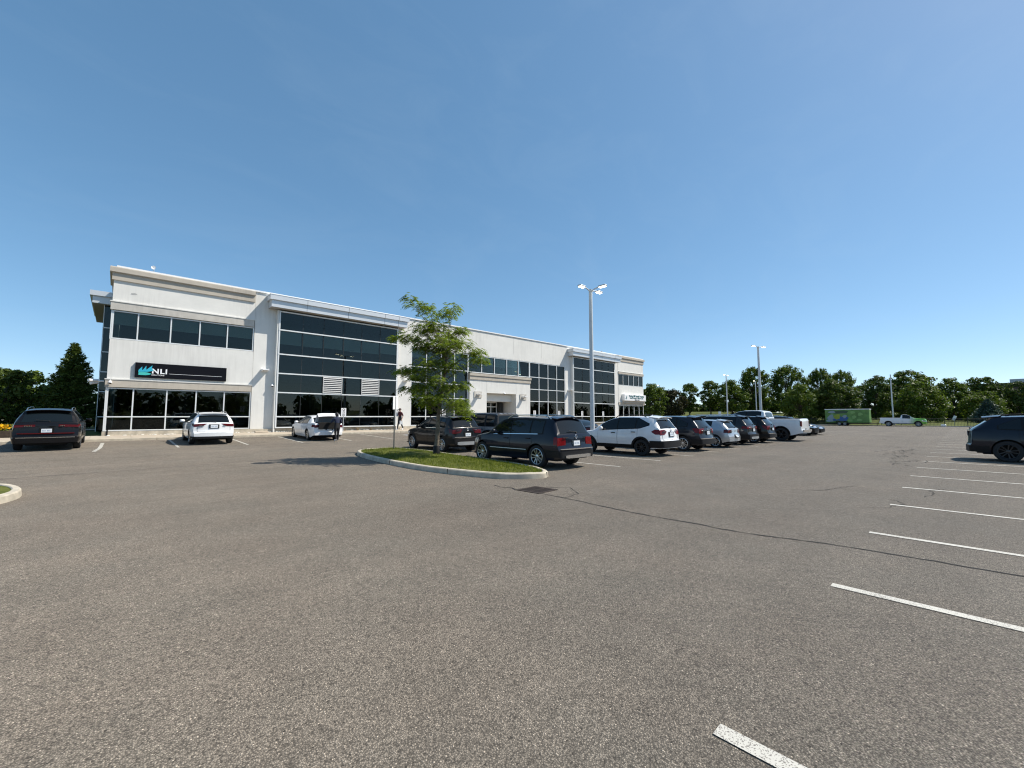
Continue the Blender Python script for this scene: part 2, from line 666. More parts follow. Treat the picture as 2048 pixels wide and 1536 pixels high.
# accessible-stall emblem: white square frame with a plain blue field
b = MB()
sheet(b, [(15.3, 26.3), (16.9, 26.3), (16.9, 28.1), (15.3, 28.1)], .006, mi=0)
sheet(b, [(15.45, 26.45), (16.75, 26.45), (16.75, 27.95), (15.45, 27.95)], .010, mi=1)
strip(b, [(16.3, 27.6), (16.05, 27.3), (16.0, 27.0), (16.4, 26.8)], .12, .014, 0)
strip(b, [(15.9, 27.1), (15.75, 26.9), (15.9, 26.65), (16.2, 26.62), (16.4, 26.75)], .1, .014, 0)
tag(b.build('accessible_marking', [M['line'], mat('faded_blue_paint', (.12, .20, .34), .7, vary=.3, vscale=8)]),
    'faded blue and white accessible parking emblem painted on asphalt', 'road marking', kind='structure')


# cracks and paving seams
def crack(pts, w, m, amp, label, step=.12):
    q = []
    for i in range(len(pts) - 1):
        a, c = Vector(pts[i]), Vector(pts[i + 1])
        n = max(2, int((c - a).length / step))
        nn = Vector((-(c - a).y, (c - a).x)).normalized()
        for k in range(n):
            p = a.lerp(c, k / n)
            s = noise.noise(Vector((p.x * 1.3, p.y * 1.3, 3))) * amp + (rng.random() - .5) * amp * .6
            q.append((p.x + nn.x * s, p.y + nn.y * s))
    q.append(pts[-1])
    b = MB()
    strip(b, q, w, .005, jit=.6)
    return tag(b.build('asphalt_crack', m), label, 'asphalt crack', kind='structure')


crack([(6.72, 6.3), (6.62, 4.8), (6.53, 3.63), (6.61, 2.14), (6.84, 1.06), (6.92, -.34), (7.05, -3)], .026, M['crack'], .05, 'long dark seam crack running from the drain grate')
crack([(6.7, 7.75), (6.62, 7.45), (6.75, 7.2), (6.62, 6.95)], .035, M['crack'], .03, 'short crack between kerb and drain grate')
crack([(7.35, 6.7), (7.75, 6.3), (7.3, 5.7), (6.7, 5.6)], .015, M['crack'], .05, 'thin crack curling around the drain grate')
crack([(-9, 17.0), (-2.1, 17.06), (1.2, 17.3), (4.5, 17.6)], .05, M['seam'], .02, 'straight paving seam across the drive aisle')
crack([(-9, 24.4), (-.4, 24.2), (2.1, 24.2), (5, 24.25), (14, 24.3)], .055, M['seam'], .02, 'paving seam in front of the building stalls')
for pts in ([(9.9, 1.35), (10.2, 1.0), (10.9, .85), (11.3, 1.1)], [(12.1, .62), (12.6, .5), (13.2, .6), (13.9, .35)], [(11.0, 2.9), (11.6, 2.2), (12.8, 1.9)]):
    crack(pts, .016, M['crack'], .10, 'branching crack in the asphalt near the stall lines', .06)


def patch_stain(cx, cy, rx, ry, n, label):
    b = MB()
    for k in range(n):
        x = cx + rng.gauss(0, rx)
        y = cy + rng.gauss(0, ry)
        pts = []
        L_ = rng.uniform(.3, 1.2)
        a = rng.gauss(.0, .5)
        for s in range(6):
            pts.append((x + cos(a) * L_ * s / 5 + rng.gauss(0, .05), y + sin(a) * L_ * s / 5 * .5 + rng.gauss(0, .05)))
        strip(b, pts, rng.uniform(.012, .035), .005 + k * .0002, jit=.8)
    return tag(b.build('asphalt_crack', M['crack']), label, 'asphalt crack', kind='structure')


patch_stain(27, 2.1, 2.6, .35, 34, 'dark crazed patch of asphalt at the aisle edge')
patch_stain(20.5, 1.6, 1.0, .4, 10, 'small crazed patch of asphalt by the stall ends')
patch_stain(46, 4.5, 5.0, .7, 26, 'far crazed patch of asphalt down the aisle')


# kerbed islands -------------------------------------------------------------
def smooth_loop(pts, per=8):
    out = []
    n = len(pts)
    for i in range(n):
        p0, p1, p2, p3 = (Vector(pts[(i + k - 1) % n]) for k in range(4))
        for k in range(per):
            t = k / per
            out.append(tuple(.5 * ((2 * p1) + (-p0 + p2) * t + (2 * p0 - 5 * p1 + 4 * p2 - p3) * t * t + (-p0 + 3 * p1 - 3 * p2 + p3) * t ** 3)))
    return out


def inset(loop, d):
    n = len(loop)
    area = sum(loop[i][0] * loop[(i + 1) % n][1] - loop[(i + 1) % n][0] * loop[i][1] for i in range(n))
    sg = 1 if area > 0 else -1
    out = []
    for i in range(n):
        a, c = Vector(loop[i - 1]), Vector(loop[(i + 1) % n])
        t = (c - a).normalized()
        nn = Vector((-t.y, t.x)) * sg
        out.append((loop[i][0] + nn.x * d, loop[i][1] + nn.y * d))
    return out


def kerb_island(name, loop, label, mound=.10):
    root = empty(name, (0, 0, 0), 0, label, 'traffic island')
    n = len(loop)
    b = MB()
    rings = []
    for d, h in ((0, -.05), (0.0, .02), (.012, .125), (.035, .148), (.13, .155), (.15, .14), (.15, .05)):
        r = inset(loop, d)
        rings.append([(x, y, gz(x, y) + h + .008 * noise.noise(Vector((x * 3, y * 3, h * 9)))) for x, y in r])
    for k in range(len(rings)):
        rings[k].append(rings[k][0])
    b.grid(rings, 0, flip=True)
    # joints
    k = b.build('kerb', M['concrete'], root, 35)
    acc = 0
    for i in range(n):
        a, c = Vector(loop[i]), Vector(loop[(i + 1) % n])
        acc += (c - a).length
        if acc > 2.9:
            acc = 0
            t = (c - a).normalized()
            ang = atan2(t.y, t.x)
            Mx = Matrix.Translation((loop[i][0], loop[i][1], gz(*loop[i]))) @ Matrix.Rotation(ang, 4, 'Z')
            for (v0, v1, z0, z1) in ((-.006, .03, 0, .14), (-.004, .15, .1, .158)):
                j = MB()
                j.box(-.006, .006, v0, v1, z0, z1, 0, Mx)
                j.build('kerb_joint', M['crack'], root)
                break
    g = MB()
    rows = []
    cx = sum(p[0] for p in loop) / n
    cy = sum(p[1] for p in loop) / n
    base = inset(loop, .15)
    for s in (1, .85, .65, .4, .15):
        rows.append([(lerp(cx, x, s), lerp(cy, y, s), gz(x, y) + .125 + mound * (1 - s * s) + .02 * noise.noise(Vector((x * s * 2, y * s * 2, 0)))) for x, y in base])
    for r in rows:
        r.append(r[0])
    g.grid(rows, 0, flip=True)
    g.add(rows[-1][:-1], [tuple(range(n))])
    g.build('turf', M['island_grass'], root, 60)
    return root, base, (cx, cy)


def blades(name, base, c, count, label, mound=.10):
    b = MB()
    n = len(base)
    for _ in range(count):
        i = rng.randrange(n)
        s = sqrt(rng.random())
        p, q = base[i], base[(i + 1) % n]
        w = rng.random()
        ex, ey = lerp(p[0], q[0], w), lerp(p[1], q[1], w)
        x, y = lerp(c[0], ex, s * .995), lerp(c[1], ey, s * .995)
        z = gz(x, y) + .12 + mound * (1 - s * s)
        h = rng.uniform(.03, .085) * (1.3 if s > .96 else 1)
        a = rng.uniform(0, 2 * pi)
        wd = .008
        lean = h * rng.uniform(.2, .9)
        la = rng.uniform(0, 2 * pi)
        b.add([(x - cos(a) * wd, y - sin(a) * wd, z), (x + cos(a) * wd, y + sin(a) * wd, z), (x + cos(la) * lean, y + sin(la) * lean, z + h)], [(0, 1, 2)])
    return tag(b.build(name, M['blade']), label, 'grass', kind='stuff')


isl = smooth_loop([(8.95, 18.6), (7.9, 18.3), (7.25, 16.7), (6.98, 14.34), (6.88, 11.4), (7.3, 8.9), (7.75, 8.1), (8.5, 7.75), (9.05, 8.3), (9.5, 9.6), (9.85, 12.4), (10.05, 16.0), (9.75, 18.2)], 7)
root, base, c = kerb_island('kerb_island', isl, 'long kerbed grass island with a young tree and a sign post')
blades('grass_blades', base, c, 15000, 'short green grass growing on the long kerbed island')
isl2 = smooth_loop([(-1.75, 14.75), (-2.6, 15.2), (-6, 15.6), (-11, 15.4), (-11, 9.6), (-6, 10.2), (-2.3, 11.5), (-1.5, 12.5), (-1.36, 13.6)], 7)
root, base, c = kerb_island('kerb_island', isl2, 'rounded end of a pale kerb island at the left edge', .06)

# drain grate -----------------------------------------------------------------
dr = empty('drain_grate', (6.97, 6.62, 0), radians(3), 'rusty square iron drain grate set in the asphalt', 'drain grate')
b = MB()
for (x0, x1, y0, y1) in ((-.34, .34, -.34, -.27), (-.34, .34, .27, .34), (-.34, -.27, -.27, .27), (.27, .34, -.27, .27)):
    b.box(x0, x1, y0, y1, -.03, .012)
b.build('frame', M['iron'], dr)
b = MB()
for k in range(9):
    x = -.25 + k * .0625
    b.box(x - .017, x + .017, -.27, .27, -.02, .009)
b.box(-.27, .27, -.02, .02, -.025, .008)
b.build('grate', M['iron'], dr)
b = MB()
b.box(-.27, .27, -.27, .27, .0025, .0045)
b.build('pit', M['pit'], dr)  # flat black sheet, the dark of the shaft put into its colour

# sidewalk and kerb along the building ------------------------------------------
b = MB()
xs_ = frange(-4.2, 60.5, 1.6)
for i in range(len(xs_) - 1):
    x0, x1 = xs_[i] + .006, xs_[i + 1] - .006
    r0 = [(x0, 30.45, .487), (x0, 32.3, .545), (x0, 33.1, .56)]
    r1 = [(x1, 30.45, .487), (x1, 32.3, .545), (x1, 33.1, .56)]
    b.grid([r0, r1], 0, flip=True)
    b.add([(x0, 30.45, .487), (x1, 30.45, .487), (x1, 30.45, .3), (x0, 30.45, .3)], [(0, 3, 2, 1)])
    b.add([(x0, 33.1, .3), (x0, 30.45, .3), (x0, 30.45, .487), (x0, 32.3, .545), (x0, 33.1, .56)], [(0, 1, 2, 3, 4)])
    b.add([(x1, 33.1, .3), (x1, 30.45, .3), (x1, 30.45, .487), (x1, 32.3, .545), (x1, 33.1, .56)], [(4, 3, 2, 1, 0)])
b.box(-4.2, 60.5, 30.46, 33.1, .2, .47)
tag(b.build('sidewalk', M['sidewalk']), 'pale concrete sidewalk along the front of the building', 'sidewalk', kind='structure')
b = MB()
for i in range(22):
    x0 = -4.2 + i * 2.94
    b.bbox(x0 + .005, x0 + 2.935, 30.3, 30.447, .2, .49 + .003 * rng.random(), .02)
tag(b.build('kerb', M['concrete']), 'low concrete kerb edging the sidewalk', 'kerb', kind='structure')
b = MB()
b.bbox(-30, -4.21, 30.3, 30.45, .2, .48, .02)
b.box(-30, -4.21, 30.455, 31.7, .2, .475)
tag(b.build('path', M['sidewalk']), 'pale concrete path running left from the sidewalk', 'path', kind='structure')
b = MB()
b.add([(-40, 47, .56), (-.9, 47, .56), (-.9, 51, .58), (-40, 51, .58)], [(0, 1, 2, 3)])
tag(b.build('driveway', M['sidewalk']), 'pale strip of driveway beyond the left lawn', 'driveway', kind='structure')
# curb stop line along the far lot edge
b = MB()
yy = frange(-58, 58, 4)
for i in range(len(yy) - 1):
    b.bbox(95.5, 95.68, yy[i] + .01, yy[i + 1] - .01, -.1, .14, .03)
tag(b.build('kerb', M['concrete']), 'low concrete kerb along the far edge of the lot', 'kerb', kind='structure')


# ------------------------------------------------------------------ office building
def Z(z):
    return z + EYE


BLD = empty('office_building', (29, 33, .5), 0, 'long white two-storey office building with dark glass bays and metal canopies', 'building')


class PB(MB):
    """parts of the building are written in world coordinates and re-based to its Empty"""

    def part(self, name, mats, parent=None, smooth_deg=None):
        o = self.build(name, mats, parent or BLD, smooth_deg)
        if parent is None:
            o.matrix_parent_inverse = Matrix.Translation((-29, -33, -.5))
        return o


R = [-.03, 1.68, 3.04, 4.42]          # horizontal glazing rails above the eye line
BASE = .56

# -- white stucco walls
b = PB()
b.box(-.5, 6.64, 33, 33.3, Z(2.13), Z(4.42))
b.box(-.5, 6.64, 33.0, 33.3, Z(6.62), 10.2)
b.box(6.64, 7.96, 33.015, 33.4, BASE - .02, 10.25)
b.box(7.96, 17.34, 33.02, 33.3, Z(7.5), 10.24)
b.box(7.955, 8.05, 32.66, 33.014, BASE - .02, Z(7.52))
b.box(17.24, 17.335, 32.66, 33.014, BASE - .02, Z(7.52))
b.box(17.335, 18.74, 33.015, 33.4, BASE - .02, 10.25)
b.box(18.74, 39.88, 33.01, 33.3, Z(6.11), 10.23)
b.box(39.88, 40.97, 33.015, 33.4, BASE - .02, 10.25)
b.box(40.97, 50.16, 33.02, 33.3, Z(7.4), 10.24)
b.box(40.93, 41.02, 32.66, 33.014, BASE - .02, Z(7.42))
b.box(50.12, 50.2, 32.66, 33.014, BASE - .02, Z(7.42))
b.box(50.16, 51.5, 33.015, 33.4, BASE - .02, 10.25)
b.box(51.5, 58.36, 33, 33.3, Z(2.03), Z(4.38))
b.box(51.5, 58.36, 33, 33.3, Z(6.36), 10.2)
# side and back walls, roof deck
b.box(-.5, -.2, 35.2, 39.9, BASE - .1, 10.19)
b.box(-.5, -.2, 33.31, 35.2, Z(6.62), 10.19)
b.box(-.5, -.2, 33.31, 35.2, Z(2.13), Z(4.42))
b.box(-.5, -.2, 49, 63, BASE - .1, 10.19)
b.box(-.5, -.2, 39.9, 49, Z(7.6), 10.19)
b.box(58.06, 58.36, 33.31, 63, BASE - .1, 10.19)
b.box(-.2, 58.06, 62.7, 63, BASE - .1, 10.19)
b.box(-.19, 58.05, 33.42, 62.69, 9.75, 9.9)
b.part('wall', M['stucco'])
# vertical control joints in the stucco
jm = mat('joint_grey', (.35, .34, .32), .9)  # even grey of the joint strips
for x in (6.64, 22.4, 26.5, 31.2, 35.6, 51.5):
    b = PB()
    b.box(x - .008, x + .008, 33.004 if x not in (6.64, 51.5) else 33.0, 33.05, Z(6.7) if x not in (6.64, 51.5) else BASE, 10.2)
    b.part('control_joint', jm)

# -- parapet cap
b = PB()
for (x0, x1) in ((-.42, 6.6), (6.6, 18.7), (18.7, 30), (30, 41), (41, 51.6), (51.6, 58.3)):
    b.box(x0 + .004, x1 - .004, 32.93, 33.45, 10.255, 10.36)
b.box(-.62, -.1, 33.46, 63.1, 10.22, 10.36)
b.box(57.98, 58.48, 33.46, 63.1, 10.22, 10.36)
b.part('parapet_cap', M['cap'])


# -- tan cornices of the two end blocks
def cornice(x0, x1, left, right):
    b = PB()
    l, r = x0 - (.22 if left else -.03), x1 + (.22 if right else -.03)
    prof = [(.0, Z(7.84)), (.085, Z(7.85)), (.085, Z(8.22)), (.09, Z(8.27)), (.185, Z(8.28)), (.195, Z(8.30)), (.195, Z(8.55)), (.17, Z(8.60)), (.0, Z(8.60))]
    ex = lambda d, on: d if on else 0
    rows = []
    for d, z in prof:
        row = []
        if left:
            row += [(x0 - d, 36.5, z)]
        row += [(x0 - ex(d, left) + (.03 if not left else 0), 33 - d, z), (x1 + ex(d, right) - (.03 if not right else 0), 33 - d, z)]
        if right:
            row += [(x1 + d, 36.5, z)]
        rows.append(row)
    b.grid(rows, 0)
    for end, on in ((0, left), (-1, right)):
        pts = [r_[end] for r_ in rows]
        if on:
            b.add(pts + [(pts[0][0], 36.5, pts[-1][2])], [tuple(range(len(pts) + 1))])
        else:
            b.add(pts + [(pts[0][0], 33, pts[0][2])], [tuple(range(len(pts) + 1))])
    return b.part('cornice', M['stucco_tan'])


cornice(-.5, 6.62, True, False)
cornice(51.52, 58.36, False, True)

# -- flat tan and grey bands over the windows
for (x0, x1, z0, z1, m) in ((-.56, 6.6, 1.66, 2.14, 'stucco_tan'), (-.56, 6.6, 6.12, 6.63, 'stucco_grey'),
                            (51.54, 58.42, 1.6, 2.03, 'stucco_tan'), (51.54, 58.42, 6.03, 6.37, 'stucco_tan')):
    b = PB()
    b.box(x0, x1, 32.93, 33.28, Z(z0), Z(z1) - .06)
    b.part('band', M[m])
    b = PB()
    b.box(x0 - .03, x1 + .03, 32.90, 33.27, Z(z1) - .058, Z(z1))
    b.part('band_drip', M['stucco'])

# -- concrete plinth
b = PB()
for x0 in frange(-.55, 58.4, 5.9)[:-1]:
    b.box(x0 + .004, x0 + 5.89, 32.84, 33.0, .3, Z(-.86))
b.box(-.55, -.2, 33.0, 49, .3, Z(-.86))
b.part('plinth', M['concrete'])

# -- dark rooms behind the glass
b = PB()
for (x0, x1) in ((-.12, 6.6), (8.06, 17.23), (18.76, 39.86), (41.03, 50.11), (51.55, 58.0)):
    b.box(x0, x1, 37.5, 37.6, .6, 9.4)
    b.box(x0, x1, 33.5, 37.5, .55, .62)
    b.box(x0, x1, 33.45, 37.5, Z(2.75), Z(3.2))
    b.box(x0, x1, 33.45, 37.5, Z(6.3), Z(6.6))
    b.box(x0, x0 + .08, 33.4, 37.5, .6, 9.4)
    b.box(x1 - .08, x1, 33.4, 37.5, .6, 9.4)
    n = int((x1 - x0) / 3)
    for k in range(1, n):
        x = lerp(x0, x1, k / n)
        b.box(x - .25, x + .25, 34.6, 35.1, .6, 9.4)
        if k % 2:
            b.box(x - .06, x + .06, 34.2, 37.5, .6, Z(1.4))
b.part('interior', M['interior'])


def window(x0, x1, y, rails, verts, frame_w=.065, solid_v=True, name='window', blinds=None, top=None, bot=None, corner=False, depth=.14):
    """one glazed opening: glass sheet, aluminium frame with its mullions, blinds behind"""
    z0, z1 = bot, top
    g = PB()
    xs_ = [x0] + sorted(verts) + [x1]
    zs_ = [z0] + sorted(rails) + [z1]
    for i in range(len(xs_) - 1):
        for k in range(len(zs_) - 1):
            # every pane sits a hair out of true, as real ones do
            cx_, cz_ = (xs_[i] + xs_[i + 1]) / 2, (zs_[k] + zs_[k + 1]) / 2
            Mt = Matrix.Translation((cx_, y + .056, cz_)) @ Matrix.Rotation(rng.gauss(0, .0035), 4, 'X') @ Matrix.Rotation(rng.gauss(0, .0035), 4, 'Z')
            hw_, hh_ = (xs_[i + 1] - xs_[i]) / 2 - .001, (zs_[k + 1] - zs_[k]) / 2 - .001
            g.box(-hw_, hw_, -.005, .005, -hh_, hh_, 0, Mt)
    w = g.part(name, M['glass'])
    f = PB()
    h = frame_w / 2
    f.box(x0, x1, y - .03, y + .045, z0, z0 + frame_w)
    f.box(x0, x1, y - .03, y + .045, z1 - frame_w, z1)
    for r in rails:
        f.box(x0, x1, y - .035, y + .047, r - h, r + h)
    vs = sorted(verts)
    edges = [x0 + h, x1 - h]
    cuts = [z0 + frame_w] + [c for r in sorted(rails) for c in (r - h, r + h)] + [z1 - frame_w]
    for x in vs + edges:
        for k in range(0, len(cuts), 2):
            if solid_v or x in edges:
                f.box(x - h, x + h, y - .028, y + .044, cuts[k], cuts[k + 1])
            else:
                f.box(x - .012, x + .012, y + .03, y + .0475, cuts[k], cuts[k + 1], 1)
    o = f.build('mullions', [M['alu'], M['dark_alu']], w)
    if blinds:
        q = PB()
        xs_ = [x0] + vs + [x1]
        for i in range(len(xs_) - 1):
            for (zt, drop) in blinds:
                d = drop * rng.choice([1, 1, 1, .97, 1.02, .9])
                q.box(xs_[i] + .06, xs_[i + 1] - .06, y + .115, y + .12, zt - d, zt)
        q.build('blinds', M['blind'], w)
    return w


ZT, ZB = Z(6.10), Z(-.84)
vB1 = [.66, 2.18, 3.62, 5.10]
window(-.46, 6.62, 33.06, [], vB1, blinds=[(Z(6.05), .78)], top=Z(6.09), bot=Z(4.44))
window(-.46, 6.62, 33.06, [Z(-.03)], vB1, blinds=None, top=Z(1.63), bot=ZB)
vC1 = [9.66, 11.14, 12.64, 14.1, 15.66]
window(8.06, 17.23, 32.66, [Z(r * .9895) for r in R] + [Z(6.1)], vC1, .085, False, 'curtain_wall', [(Z(6.05), .95)], Z(7.46), Z(-.83))
window(18.76, 25.04, 33.06, [Z(r) for r in R], [20.32, 21.91, 23.43], .075, True, 'curtain_wall', [(Z(6.0), .85)], ZT, ZB)
window(25.06, 33.66, 33.06, [], [26.77, 28.47, 30.2, 31.91], .075, True, 'window', [(Z(6.0), .85)], ZT, Z(4.34))
window(33.68, 39.86, 33.06, [Z(r) for r in R], [35.23, 36.77, 38.33], .075, True, 'curtain_wall', [(Z(6.0), .85)], ZT, ZB)
vC2 = [42.9, 44.4, 45.8, 47.23, 48.64]
window(41.03, 50.11, 32.66, [Z(r * .9895) for r in R] + [Z(6.02)], vC2, .085, False, 'curtain_wall', [(Z(6.0), .95)], Z(7.36), Z(-.83))
vB3 = [52.82, 54.28, 55.66, 57.07]
window(51.54, 58.33, 33.06, [], vB3, blinds=[(Z(5.95), .7)], top=Z(6.01), bot=Z(4.4))
window(51.54, 58.33, 33.06, [Z(-.03)], vB3, top=Z(1.58), bot=ZB)
# corner posts where the strip windows turn the left corner, and the return panes
for (z0, z1) in ((Z(4.42), Z(6.12)), (ZB, Z(1.66))):
    b = PB()
    b.box(-.49, -.47, 33.1, 35.2, z0, z1)
    w = b.part('window', M['glass'])
    for q in ((-.52, -.465, 33.02, 33.098, z0, z1), (-.50, -.46, 35.1, 35.2, z0, z1)):
        b = PB()
        b.box(*q)
        b.build('corner_post', M['alu'], w)
# louvre panels in the left glass bay
for (x0, x1) in ((11.17, 12.61), (14.13, 15.63)):
    b = PB()
    z0, z1 = Z(1.70), Z(2.98)
    b.box(x0, x0 + .06, 32.60, 32.655, z0, z1)
    b.box(x1 - .06, x1, 32.60, 32.655, z0, z1)
    for k in range(9):
        z = z0 + .045 + k * (z1 - z0) / 9
        b.add([(x0 + .06, 32.6, z), (x1 - .06, 32.6, z), (x1 - .06, 32.65, z + .055), (x0 + .06, 32.65, z + .055),
               (x0 + .06, 32.6, z - .03), (x1 - .06, 32.6, z - .03), (x1 - .06, 32.65, z + .043), (x0 + .06, 32.65, z + .043)],
              [(0, 1, 2, 3), (7, 6, 5, 4), (0, 4, 5, 1)])
    b.box(x0 + .06, x1 - .06, 32.651, 32.656, z0, z1, 1)
    b.part('louvre', [M['louvre'], M['dark_alu']])


# -- metal canopies
def canopy(x0, x1, yf, yb, zs, zm, zt, seams, name='canopy', side=None):
    b = PB()
    b.box(x0 + .12, x1 - .12, yf + .13, yb, zs, zm)
    b.box(x0, x1, yf, yb, zm + .002, zt)
    c = b.part(name, M['panel'])
    s = PB()
    s.box(x0 + .14, x1 - .14, yf + .15, yb - .01, zs - .012, zs - .002)
    s.build('soffit', M['soffit'], c)
    for x in seams:
        j = PB()
        j.box(x - .01, x + .01, yf - .004, yf + .05, zm + .004, zt - .002)
        j.box(x - .01, x + .01, yf + .126, yf + .16, zs + .002, zm - .002)
        j.build('panel_seam', M['dark_alu'], c)
    k = PB()
    k.box(x0 - .02, x1 + .02, yf - .02, yb, zt + .002, zt + .035)
    k.build('cap_flashing', M['cap'], c)
    return c


canopy(7.31, 17.98, 32.05, 33.01, Z(7.575), Z(8.06), Z(8.40), [9.73, 12.76, 15.77, 17.0])
canopy(40.32, 51.0, 32.05, 33.01, Z(7.44), Z(7.92), Z(8.26), [43.5, 46.5, 49.5])
# canopy and glass bay on the left end wall
b = PB()
b.box(-1.58, -.51, 39.75, 48, Z(7.68), Z(8.16))
b.box(-1.72, -.51, 39.6, 48.1, Z(8.162), Z(8.5))
c = b.part('canopy', M['panel'])
s = PB()
s.box(-1.56, -.52, 39.77, 47.98, Z(7.665), Z(7.678))
s.build('soffit', M['soffit'], c)
b = PB()
b.box(-.96, -.5, 40.2, 40.212, .6, Z(7.66))
b.box(-.96, -.948, 40.212, 47.5, .6, Z(7.66))
w = b.part('curtain_wall', M['glass'])
b = PB()
for r in R + [6.1]:
    b.box(-.99, -.5, 40.13, 40.19, Z(r) - .035, Z(r) + .035)
    b.box(-1.0, -.965, 40.19, 47.5, Z(r) - .035, Z(r) + .035)
b.box(-1.0, -.965, 40.13, 40.19, .6, Z(7.66))
b.build('mullions', M['alu'], w)
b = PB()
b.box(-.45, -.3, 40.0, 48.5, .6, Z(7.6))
b.box(-.90, -.46, 40.45, 47.3, .62, Z(7.55))  # solid dark block added so no sky shows through the bay glass
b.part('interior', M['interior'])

# -- entrance portico
yf = 32.78
k = .9935
b = PB()
X0, X1, O0, O1 = 25.05, 33.5, 27.22, 31.33
b.box(X0, O0, yf, 33.3, BASE - .02, Z(3.62))
b.box(O1, X1, yf, 33.3, BASE - .02, Z(3.62))
b.box(O0, O1, yf, 33.3, Z(2.36), Z(3.62))
b.box(O1, O1 + .1, 33.301, 35.1, BASE - .02, Z(2.8))
b.box(O0 - .1, O0, 33.301, 35.1, BASE - .02, Z(2.8))
b.box(O0, O1, 33.42, 33.6, Z(1.55), Z(2.9))
b.box(O0, O1, 33.6, 35.1, Z(1.55), Z(1.65))
ent = b.part('entrance_portico', M['stucco'])
b = PB()
for (d, z0, z1) in ((.075, 3.63, 3.93), (.14, 4.0, 4.25), (.05, 3.93, 4.0)):
    b.box(X0 - d * .4, X1 + d * .6, yf - d, 33.02, Z(z0), Z(z1))
b.build('cornice', M['stucco_tan'], ent)
for x in (27.2, 31.34):
    b = PB()
    b.box(x - .008, x + .008, yf - .003, yf + .02, Z(2.4), Z(3.58))
    b.build('control_joint', jm, ent)
b = PB()
b.box(O0, O1, 35.1, 35.12, BASE, Z(1.55))
d = b.part('door', M['glass'])
b = PB()
for x in frange(O0, O1, .83):
    b.box(x - .045, x + .045, 35.02, 35.09, BASE, Z(1.55))
for z in (Z(1.03), BASE + .05, Z(1.5)):
    b.box(O0, O1, 35.03, 35.095, z - .05, z + .05)
b.build('frame', M['alu'], d)
for x in (28.75, 28.95, 30.4):
    b = PB()
    b.tube([(x, 34.97, 1.4), (x, 34.97, 1.9)], .018)
    b.build('handle', M['galv'], d)
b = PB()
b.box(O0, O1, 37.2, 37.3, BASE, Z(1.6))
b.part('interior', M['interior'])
b = PB()
b.box(O0 + .02, O1 - .02, 32.5, 35.0, .5, .575)
b.part('doorstep', M['sidewalk'])


# ------------------------------------------------------------------ things fixed to the building
def wall_light(x, y, z, label, back=False):
    t = empty('wall_light', (x, y, z), 0, label, 'wall light', 'wall lights on the building front')
    b = MB()
    b.add([(-.2, -.001, -.09), (.2, -.001, -.09), (.2, -.001, .07), (-.2, -.001, .07), (-.2, -.52, -.02), (.2, -.52, -.02), (.2, -.52, .05), (-.2, -.52, .05)],
          [(0, 1, 5, 4), (4, 5, 6, 7), (7, 6, 2, 3), (0, 4, 7, 3), (1, 2, 6, 5), (0, 3, 2, 1)])
    b.build('housing', M['white'], t)
    for s in (-.09, .09):
        b = MB()
        b.lathe([(0, 0), (.05, .004), (.055, .03)], Matrix.Translation((s, -.3, -.085)), 12)
        b.build('lens', M['clear'], t)
    if back:
        b = MB()
        b.box(-.48, .48, -.03, -.002, -.32, .30)
        b.build('backplate', M['stucco_grey'], t)
    return t


wall_light(7.33, 33.0, Z(3.18), 'white wedge wall light on the pier left of the large glass bay')
wall_light(18.2, 33.0, Z(3.10), 'white wedge wall light on the pier behind the young tree')
wall_light(26.07, yf - .03, Z(2.16), 'wall light on grey square plate left of the entrance', True)
wall_light(32.35, yf - .03, Z(2.10), 'wall light on grey square plate right of the entrance', True)
wall_light(40.55, 33.0, Z(3.2), 'white wedge wall light on the pier beside the farther glass bay')


def camera_dome(x, y, z, label, arm=.12):
    t = empty('security_camera', (x, y, z), 0, label, 'security camera', 'security cameras on the building')
    b = MB()
    b.tube([(0, 0, 0), (0, -arm, 0)], .045, 10)
    b.build('bracket', M['white'], t)
    b = MB()
    prof = [(.001, .11)] + [(.11 * cos(a), .11 * sin(a)) for a in frange(pi / 2 * .9, -.5, .3)] + [(.075, -.055)]
    b.lathe(prof, Matrix.Translation((0, -arm - .09, -.03)), 16)
    b.build('housing', M['white'], t, 60)
    b = MB()
    b.lathe([(.075, 0), (.06, -.05), (.03, -.075), (.001, -.08)], Matrix.Translation((0, -arm - .09, -.085)), 14)
    b.build('lens_dome', M['carglass'], t, 60)


camera_dome(7.83, 33.0, Z(2.2), 'small white dome camera in the shade beside the large glass bay')
camera_dome(-.35, 32.93, Z(1.98), 'large white dome camera on the front left building corner', .05)
camera_dome(58.4, 32.93, Z(1.8), 'white camera on the far right building corner under the sign', .05)
camera_dome(29.5, yf, Z(2.42), 'dark dome camera above the entrance opening', .1)
t = empty('security_camera', (-.62, 33.6, Z(2.0)), 0, 'twin white bullet cameras on the left end wall corner', 'security camera', 'security cameras on the building')
b = MB()
b.tube([(0, 0, 0), (-.25, 0, 0)], .05, 10)
b.build('bracket', M['white'], t)
b = MB()
b.tube([(-.25, .05, .04), (-.62, -.25, .02)], .085, 12)
b.tube([(-.25, .1, -.06), (-.55, -.05, -.14)], .075, 12)
b.build('housing', M['white'], t, 60)
# dark scuff on the stucco of the left block
b = MB()
b.prism([(.0, 0), (.12, -.03), (.25, 0), (.3, .06), (.16, .1), (.03, .07)], .004, lambda u, v, w: (.25 + u, 32.998 - w, Z(7.15) + v))
o = b.part('stain', mat('stain_grey', (.42, .42, .41), .9), None) if isinstance(b, PB) else b.build('stain', mat('stain_grey', (.42, .42, .41), .9), BLD)
o.matrix_parent_inverse = Matrix.Translation((-29, -33, -.5))
